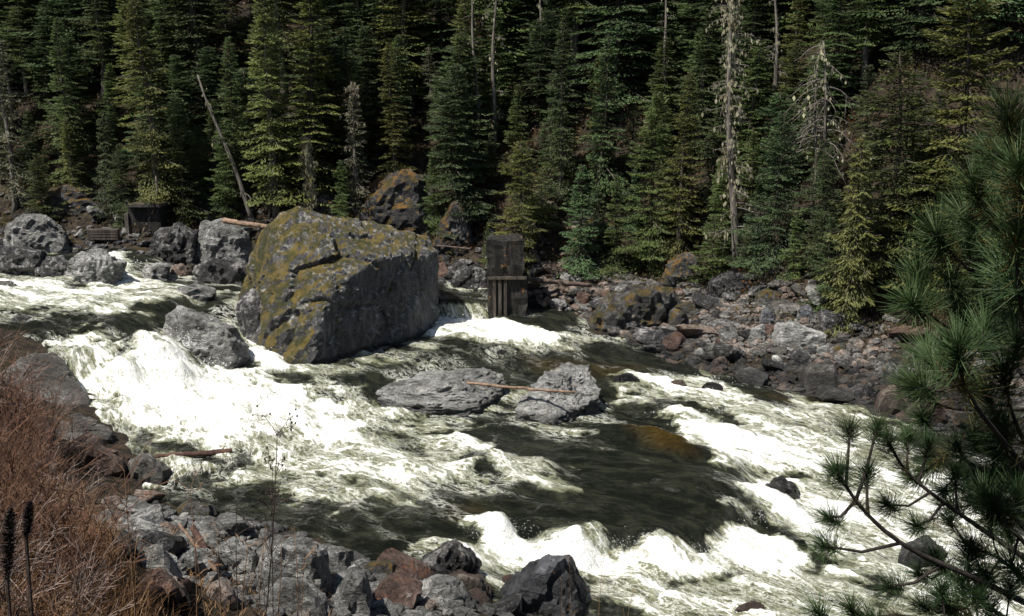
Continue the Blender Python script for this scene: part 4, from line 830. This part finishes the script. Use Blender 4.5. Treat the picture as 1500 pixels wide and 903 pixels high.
log('stripped_pole', at_depth(684, 561, 40.2), at_depth(842, 575, 39.2), .06, .05, 'log', 'orange stripped pole bridging the two midstream rocks', .03, 1)
log('fallen_log', at_depth(752, 406, 57.4), at_depth(866, 418, 58.4), .16, .11, 'log_dark', 'grey log reaching from the concrete pier to the rusty rubble', .05, 2)
log('fallen_log', at_depth(328, 323, 58.0), at_depth(396, 333, 56.5), .15, .12, 'log', 'pale log lying on the tall blue-grey upstream rock', .02, 3)
log('drift_log', on_water(228, 671) + [0, 0, .06], on_water(340, 666) + [0, 0, .12], .08, .11, 'log_rust', 'red-brown drift log floating at the near waterline', 0, 4)
b0 = on_ground(318, 850); log('broken_stick', b0 + [0, 0, .25], at_depth(282, 772, b0[1] + .8), .11, .07, 'log_rust', 'broken reddish stick standing up in the near shore rubble', 0, 5)
log('broken_stick', at_depth(318, 838, b0[1] - .2), at_depth(262, 768, b0[1] + .5), .05, .035, 'log', 'thinner pale stick leaning by the broken reddish stick', 0, 6)
log('rotten_log', on_ground(195, 880), on_ground(270, 868) + [0, 0, .1], .2, .16, 'log_rust', 'rotten dark red log lying in the near shore rubble', 0, 7)
log('drift_stick', at_depth(690, 365, 59.5), at_depth(640, 360, 60), .05, .04, 'log_dark', 'thin dark stick caught on the mossy cliff foot', 0, 8)
p1 = on_ground(207, 345, 50); log('leaning_pole', p1, at_depth(228, 302, p1[1]), .06, .045, 'log', 'slender pale pole leaning on the ruined abutment', 0, 9)

# ------------------------------------------------------------------ bare bushes and dry grass of the near bank
def bush_mesh(seed, H=1.9, stems=26, fork=7):
    rg = np.random.default_rng(seed); g = Geo()
    for i in range(stems):
        az = rg.uniform(0, 6.28); lean = rg.uniform(.1, .85); L = H * rg.uniform(.5, 1.1); q = np.linspace(0, 1, 6); d = np.array([math.cos(az) * lean, math.sin(az) * lean, 1])
        p = rg.normal(0, .12, 3) * [1, 1, 0] + d * (q * L * .8)[:, None] + rg.normal(0, .03, (6, 3)) * q[:, None]; p[:, 2] -= lean * L * .35 * q ** 2
        g.tube(p, .011 * (1 - .6 * q), 3, 0, False)
        for k in range(fork):
            j = rg.integers(1, 6); d2 = unit(unit(d) + rg.normal(0, .65, 3)); l2 = L * rg.uniform(.15, .45); e = p[j] + d2 * (np.linspace(0, 1, 4) * l2)[:, None] + rg.normal(0, .02, (4, 3)); e[0] = p[j]
            g.tube(e, [.006, .005, .004, .003], 3, 0, False)
            for m in range(2):
                d3 = unit(d2 + rg.normal(0, .7, 3)); g.tube([e[1 + m], e[1 + m] + d3 * l2 * .25, e[1 + m] + d3 * l2 * .45 + rg.normal(0, .01, 3)], [.004, .0035, .002], 3, 0, False)
    return g.mesh('bare_bush', [M['twig']])
BUSH = [bush_mesh(s, stems=30, fork=8) for s in range(5)]; BUSH[1].materials[0] = M['twig_grey']; BUSH[3].materials[0] = M['twig_dark']
bush_n = 0; tries = 0; bxy = []
while bush_n < 64 and tries < 6000:
    tries += 1; u = random.uniform(-60, 330); v = random.uniform(560, 960); lim = -25 + (v - 560) * .42
    if u > lim: continue
    p = on_ground(u, v, 7, 60)
    if -sdist(NEAR, np.array([p[0]]), np.array([p[1]]))[0] < 2.2 or any((p[0] - a) ** 2 + (p[1] - b) ** 2 < .9 for a, b in bxy): continue
    bxy.append(p[:2]); bush_n += 1
    o = add_obj('bare_bush', random.choice(BUSH)); o.location = p - [0, 0, .05]; s = random.uniform(.75, 1.25) * (1.0 if v > 640 else .8); o.scale = (s, s, s); o.rotation_euler = (0, 0, random.uniform(0, 6.3))
    w_ = 'beside the smooth brown slabs' if v < 680 else 'amid the dry grass' if v > 820 else 'between the slabs and the dry grass'; tag(o, 'leafless reddish brown bush on the near bank ' + w_, 'bush', 'leafless bushes ' + w_)
for u, v, s in [(-15, 660, 1.9), (12, 640, 1.7), (40, 665, 1.5), (-30, 620, 1.8), (70, 690, 1.3)]:
    p = on_ground(u, v, 7, 60); o = add_obj('bare_bush', BUSH[0] if u % 2 else BUSH[1]); o.location = p - [0, 0, .05]; o.scale = (s, s, s); o.rotation_euler = (0, 0, u)
    tag(o, 'taller wand-like leafless bush reaching over the upstream water', 'bush', 'tall leafless bushes reaching over the upstream water')
def dry_grass(name, n, label, urange, vrange, hmin, hmax, mat, seed, lim):
    rg = np.random.default_rng(seed); V = []; T = []
    us = rg.uniform(*urange, n * 2); vs_ = rg.uniform(*vrange, n * 2); ok = us < lim(vs_); us, vs_ = us[ok][:n], vs_[ok][:n]
    nc = 260; base = np.array([on_ground(u, v, 6, 45) for u, v in zip(us[:nc], vs_[:nc])]); n = len(us)
    p = base[rg.integers(0, len(base), n)] + rg.normal(0, .45, (n, 3)) * [1, 1, 0]; p[:, 2] = ground_h(p[:, 0], p[:, 1]) - .03
    az = rg.uniform(0, 6.28, n); L = rg.uniform(hmin, hmax, n); bend = rg.uniform(.05, .9, n); w = rg.uniform(.004, .010, n); sd2 = np.stack([np.cos(az + 1.57), np.sin(az + 1.57), az * 0], 1)
    for k in range(5):
        t = k / 4; c = p + np.stack([np.cos(az), np.sin(az), az * 0], 1) * (L * bend * t ** 2)[:, None]; c[:, 2] += L * (t - .35 * bend * t ** 2)
        V += [c - sd2 * (w * (1 - .8 * t))[:, None], c + sd2 * (w * (1 - .8 * t))[:, None]]
    V = np.stack(V, 1); F = np.concatenate([np.arange(n)[:, None] * 10 + np.array([[2 * k, 2 * k + 1, 2 * k + 3, 2 * k + 2]]) for k in range(4)])
    o = add_obj(name, mesh_from(name, V.reshape(-1, 3), F, [M[mat]])); o['kind'] = 'stuff'; tag(o, label, 'grass')
    a = o.data.attributes.new('tip', 'FLOAT', 'POINT'); a.data.foreach_set('value', np.repeat(rg.random(n), 10).astype(np.float32))
dry_grass('dry_grass', 8500, 'tan and rusty dry grass in front of the near bank bushes', (-60, 330), (720, 1000), .35, 1.0, 'grass', 3, lambda v: 105 + (v - 720) * .38)
dry_grass('dry_litter', 3500, 'short dead grass matting the ground beneath the bare bushes', (-60, 200), (600, 900), .2, .5, 'grass', 4, lambda v: 40 + (v - 600) * .3)
def bank_litter(n):
    rg = np.random.default_rng(9); q = np.column_stack([rg.uniform(-26, 12, n), rg.uniform(1, 46, n)]); d = -sdist(NEAR, q[:, 0], q[:, 1]); q = q[(d > 2.5) & ((q[:, 0] < -2.5 - .12 * (q[:, 1] - 10).clip(0)) | (q[:, 1] < 14))]; n = len(q); zz = ground_h(q[:, 0], q[:, 1]) - .02
    p = np.column_stack([q, zz]); az = rg.uniform(0, 6.28, n); L = rg.uniform(.15, .5, n); dv = unit(np.stack([np.cos(az), np.sin(az), rg.uniform(.1, 1.6, n)], 1)); sd2 = np.stack([-np.sin(az), np.cos(az), az * 0], 1) * rg.uniform(.003, .008, n)[:, None]
    m_ = p + dv * (L * .55)[:, None]; e = p + dv * L[:, None] - np.array([0, 0, .2]) * L[:, None]
    V = np.stack([p - sd2, p + sd2, m_ + sd2, m_ - sd2, e], 1).reshape(-1, 3); F = (np.arange(n)[:, None, None] * 5 + np.array([[0, 1, 2], [0, 2, 3], [3, 2, 4]])[None]).reshape(-1, 3)
    o = add_obj('bank_litter', mesh_from('bank_litter', V, F, [M['grass']])); o['kind'] = 'stuff'; tag(o, 'flattened dead straw covering the near bank slope', 'grass')
    a = o.data.attributes.new('tip', 'FLOAT', 'POINT'); a.data.foreach_set('value', np.repeat(rg.random(n), 5).astype(np.float32))
bank_litter(60000)
def weed(u, vb, u1, vt, Y, seed, mat, label, heads=10, forks=7, rad=.012, name='dry_weed', group=None):
    rg = np.random.default_rng(seed); a = at_depth(u, vb, Y); a[2] = min(a[2], gz(a[0], a[1])); b = at_depth(u1, vt, Y); s = np.linspace(0, 1, 9); r = empty(name, tuple(a)); g = Geo()
    p = (b - a) * s[:, None] + np.array([.10, 0, 0]) * np.sin(s * 3 + seed)[:, None] * s[:, None]; L = np.linalg.norm(b - a); g.tube(p, rad * (1 - .65 * s), 4); hd = []
    for k in range(forks):
        j = rg.integers(3, 9); d = unit(np.array([rg.normal(0, .6), rg.normal(0, .6), .8])); l = L * rg.uniform(.08, .22) * (1.5 - s[j]); e = p[j] + d * (np.linspace(0, 1, 4) * l)[:, None] + rg.normal(0, .015, (4, 3)); e[0] = p[j]; g.tube(e, rad * np.array([.5, .42, .34, .25]), 3); hd += [e[2], e[3]]
        for m in range(2):
            d3 = unit(d + rg.normal(0, .7, 3)); tip = e[2] + d3 * l * .4; g.tube([e[2], (e[2] + tip) / 2 + rg.normal(0, .006, 3), tip], rad * np.array([.32, .26, .2]), 3); hd.append(tip)
    add_obj('stalk', g.mesh('stalk', [M[mat]]), r)
    if heads:
        h = Geo(); dd, ff = ico(1)
        for q in hd: h.add(dd * rg.uniform(.007, .015) * [1, 1, 1.5] + q + rg.normal(0, .02, 3), [tuple(f) for f in ff])
        o = add_obj('seed_heads', h.mesh('seed_heads', [M['twig_dark']]), r); o['kind'] = 'stuff'
    tag(r, label, 'dry weed', group); return r
weed(355, 903, 415, 638, 13, 1, 'twig_dark', 'tall arching dry weed with dark seed heads over the granite block', 1, 20, .012)
weed(385, 903, 410, 690, 13.5, 2, 'twig_dark', 'shorter branching dry weed beside the tall arching one', 1, 12, .009)
weed(345, 903, 352, 690, 14, 3, 'twig_dark', 'forked dry weed left of the tall arching one', 1, 10, .009)
for k, (u, vb, u1, vt) in enumerate([(300,920,296,800),(318,920,330,780),(345,920,365,800),(372,920,380,770),(395,920,402,790),(420,920,430,800),(275,920,286,720),(192,920,193,690),(440,920,450,820)]):
    weed(u, vb, u1, vt, 12.5 + .2 * k, 20 + k, 'twig_tan', 'slender upright tan stalk rising from the near shore grass', 0, 5, .012, 'dry_stalk', 'upright tan stalks of the near shore')
for k, (u, vb, u1, vt) in enumerate([(850,930,842,838),(880,930,884,815),(905,930,920,860),(820,930,815,850)]):
    weed(u, vb, u1, vt, 17, 40 + k, 'twig_tan', 'thin bare sprig in front of the large blue-grey slab rock', 0, 4, .008, 'bare_sprig', 'bare sprigs before the slab rock')
def seed_spike(u, vb, vt, w, label, Y=5.2, seed=0):
    rg = np.random.default_rng(seed); a = at_depth(u - 8, 960, Y); a[2] = min(a[2], gz(a[0], a[1])); b = at_depth(u, vb, Y); c = at_depth(u + 6, vt, Y); r = empty('seed_spike', tuple(a))
    g = Geo(); g.tube([a - a, b - a, c - a], [.012, .010, .006], 5); add_obj('stalk', g.mesh('stalk', [M['twig_dark']]), r)
    n = 900; t = rg.random(n); ctr = (b - a) + (c - b) * t[:, None]; ang = rg.uniform(0, 6.28, n); d = np.stack([np.cos(ang), np.sin(ang), rg.uniform(.1, .9, n)], 1); d = unit(d); L = w * (np.sin(np.clip(t, .05, .97) * math.pi) ** .5) * rg.uniform(.7, 1.1, n)
    sdv = unit(np.cross(d, rg.normal(0, 1, (n, 3)))) * .004; V = np.stack([ctr + sdv, ctr - sdv, ctr + d * L[:, None]], 1).reshape(-1, 3)
    add_obj('spike', mesh_from('spike', V, np.arange(3 * n).reshape(n, 3), [M['twig_dark']]), r); tag(r, label, 'seed head')
seed_spike(10, 850, 745, .065, 'larger dark fuzzy seed spike at the edge of the near bank', seed=1); seed_spike(38, 790, 735, .045, 'smaller dark fuzzy seed spike next to the larger one', 5.4, 2)

# ------------------------------------------------------------------ the near pine
def tuft_mesh(seed, n=230, L=.20, stem=.17):
    rg = np.random.default_rng(seed); t = rg.random(n) ** .8; base = np.stack([t * 0, t * 0, (t - 1) * stem], 1); ang = rg.uniform(0, 6.28, n); el = np.clip(rg.normal(.95, .45, n) * (1.3 - .7 * t) + .12, .05, 1.9)
    d = np.stack([np.cos(ang) * np.sin(el), np.sin(ang) * np.sin(el), np.cos(el)], 1); l = L * rg.uniform(.55, 1.12, n); sd2 = unit(np.cross(d, rg.normal(0, 1, (n, 3)))); w = .0020; V = []
    for k, q in enumerate((0, .5, 1)):
        c = base + d * (l * q)[:, None] + np.array([0, 0, 1]) * (.06 * l * q * q)[:, None]; ww = w * (1, .9, .35)[k]; V += [c - sd2 * ww, c + sd2 * ww]
    sd3 = unit(np.cross(d, sd2))
    for k, q in enumerate((0, .5, 1)):
        c = base + d * (l * q)[:, None] + np.array([0, 0, 1]) * (.06 * l * q * q)[:, None]; ww = w * (1, .9, .35)[k]; V += [c - sd3 * ww, c + sd3 * ww]
    V = np.stack(V, 1); o12 = np.arange(n)[:, None] * 12; F = np.concatenate([o12 + np.array([[a, a + 1, a + 3, a + 2]]) for a in (0, 2, 6, 8)])
    me = mesh_from('needle_tuft', V.reshape(-1, 3), F, [M['pine']]); a = me.attributes.new('tip', 'FLOAT', 'POINT'); a.data.foreach_set('value', np.repeat(rg.random(n) * .8, 12).astype(np.float32)); return me
TUFT = [tuft_mesh(s) for s in range(5)]; OLD = [tuft_mesh(30 + s, 90, .19, .22) for s in range(3)]
PY = 5.2
pr = empty('pine_tree', (at_depth(1518, 500, PY)[0], PY, 0)); pr.location.z = gz(pr.location.x, PY) - .1; PO = np.array(pr.location)
tk = Geo(); zz = np.linspace(0, 8.2, 14); tk.tube(np.stack([.04 * np.sin(zz) + .42 * (12.6 - PO[2] - zz).clip(0), .04 * np.cos(zz * 1.3), zz], 1), .085 * (1 - zz / 9.5) + .01, 9); add_obj('trunk', tk.mesh('pine_trunk', [M['bark_pine']], True), pr)
def pine_branch(path, tufts, r0=.016, old=1, sc=1.0):
    """path: points (u, v, depth); the tufts sit at its tip and at side shoots"""
    p = np.array([at_depth(u, v, Y) for u, v, Y in path]); n = 12; k = np.linspace(0, len(p) - 1, n); q = np.stack([np.interp(k, range(len(p)), p[:, j]) for j in range(3)], 1)
    for _ in range(2): q[1:-1] = (q[:-2] + 2 * q[1:-1] + q[2:]) / 4
    q = q - PO; g = Geo(); g.tube(q, np.linspace(r0, r0 * .45, n), 6); b = add_obj('branch', g.mesh('pine_branch', [M['bark_pine']], True), pr)
    def tuft(pos, d, s, lst=TUFT, mat=None):
        s *= .86 * random.uniform(.85, 1.1)
        t = add_obj('needle_tuft', random.choice(lst), b, tuple(pos)); qd = Vector(d).normalized().to_track_quat('Z', 'Y'); t.rotation_mode = 'QUATERNION'; t.rotation_quaternion = qd @ Matrix.Rotation(random.uniform(0, 6.3), 3, 'Z').to_quaternion(); t.scale = (s, s, s)
        if mat: t.material_slots[0].link = 'OBJECT'; t.material_slots[0].material = M[mat]
    tuft(q[-1], q[-1] - q[-3] + np.array([0, 0, .03]), sc)
    for u, v, Y, j in tufts:
        e = at_depth(u, v, Y) - PO; a = q[j]; md = (a + e) / 2 + np.array([0, 0, -.04]); g = Geo(); g.tube([a, md, e], [r0 * .55, r0 * .45, r0 * .35], 5); add_obj('shoot', g.mesh('pine_shoot', [M['bark_pine']], True), b)
        tuft(e, e - md + np.array([0, 0, .05]), sc * random.uniform(.8, 1.0))
        if random.random() < .35 * old: tuft(md, e - md, sc * .8, OLD, 'pine_old')
    if old: tuft(q[-3], q[-1] - q[-3], sc * .85, OLD, 'pine_old')
T0 = lambda v, Y=PY: (1505, v, Y)
for args in [
    ([T0(690), (1458,632,4.9), (1412,575,4.7), (1402,505,4.6)], [(1340,560,4.8,8), (1445,480,4.9,9), (1360,520,5.0,9)], .014, 1, 1.15),
    ([T0(885), (1420,842,5.1), (1330,808,5.0), (1262,750,5.0), (1225,690,5.0)], [(1245,628,5.1,10), (1285,625,5.2,9), (1212,758,5.0,9), (1205,800,4.9,6), (1270,690,5.1,8), (1300,860,5.0,4)], .018, .5, .72),
    ([T0(820), (1430,770,5.4), (1370,728,5.3), (1322,690,5.3), (1298,640,5.3)], [(1330,640,5.4,8), (1360,650,5.4,7), (1300,740,5.2,6), (1400,690,5.4,4), (1340,770,5.2,5)], .015, .5, .75),
    ([T0(960), (1420,925,5.0), (1330,900,4.9), (1270,905,4.8)], [(1195,895,4.7,11), (1245,890,4.8,10), (1380,860,5.0,5), (1430,870,5.1,3)], .012, .3, .7),
    ([T0(760), (1470,735,5.5), (1440,700,5.5)], [(1400,650,5.6,6), (1465,690,5.5,6), (1475,780,5.4,3)], .014, .5, .85),
    ([T0(600), (1440,600,5.3), (1380,600,5.2), (1330,560,5.2)], [(1350,610,5.1,8), (1420,560,5.4,4)], .011, 1, .9),
    ([T0(520), (1430,500,5.4), (1370,470,5.3), (1332,440,5.2)], [(1345,400,5.4,8), (1400,430,5.5,5), (1385,520,5.3,6), (1450,440,5.4,3)], .014, 1, 1.0),
    ([T0(440), (1450,420,5.5), (1400,380,5.4), (1370,340,5.3)], [(1420,350,5.5,6), (1390,410,5.3,7), (1460,370,5.5,3)], .014, 1, 1.0),
    ([T0(380), (1470,350,5.2), (1440,300,5.1), (1425,265,5.1)], [(1460,290,5.3,7), (1410,310,5.3,7), (1480,330,5.2,4)], .013, 1, 1.05),
    ([T0(300), (1490,260,4.9), (1480,205,4.8), (1477,160,4.8)], [(1496,240,5.0,5), (1450,220,5.0,7)], .013, 1, 1.2),
    ([T0(330), (1500,290,4.6), (1492,240,4.6)], [(1510,200,4.8,8)], .011, 1, 1.2),
    ([T0(480), (1492,440,4.7), (1490,370,4.7), (1488,335,4.7)], [(1470,400,4.8,8), (1505,420,4.9,6)], .012, 1, 1.2),
    ([T0(660), (1480,600,5.0), (1470,540,5.0)], [(1440,570,5.1,6), (1490,500,5.0,8), (1460,620,5.1,4)], .012, 1, 1.0),
    ([T0(930), (1450,890,5.6), (1400,850,5.5), (1370,820,5.5)], [(1345,840,5.5,9), (1420,810,5.6,6), (1440,860,5.6,4), (1395,890,5.5,5)], .013, .6, .85),
    ([T0(720), (1440,690,5.8), (1390,660,5.7), (1355,690,5.7)], [(1330,700,5.8,9), (1380,720,5.8,6), (1430,730,5.8,4), (1460,650,5.8,3)], .013, .6, .85),
    ([T0(800), (1480,775,5.0), (1455,740,4.9)], [(1440,720,5.0,9), (1490,720,5.0,6), (1480,830,5.1,3)], .012, .8, .95),
    ([T0(560), (1475,520,5.6), (1430,470,5.6), (1410,460,5.6)], [(1440,500,5.7,6), (1480,470,5.6,5), (1400,490,5.7,8)], .012, 1, 1.0),
    ([T0(1000), (1460,940,5.2), (1420,900,5.1), (1380,880,5.1)], [(1350,885,5.1,9), (1410,850,5.2,7), (1450,890,5.2,4), (1480,860,5.2,3)], .012, .6, .85),
    ([T0(780), (1470,740,6.0), (1420,720,6.0)], [(1390,740,6.0,9), (1410,690,6.0,8), (1450,700,6.0,6), (1480,740,6.0,3)], .012, .7, .9),
    ([T0(700), (1480,670,5.3), (1450,650,5.3)], [(1425,640,5.3,9), (1470,620,5.3,6), (1490,690,5.3,3)], .011, .8, .9),
    ([T0(860), (1470,820,5.6), (1420,800,5.6)], [(1390,760,5.7,9), (1450,760,5.7,6), (1440,840,5.5,6)], .012, .4, .85)]:
    pine_branch(*args)
tag(pr, 'long-needled pine leaning its boughs over the near bank', 'pine tree')
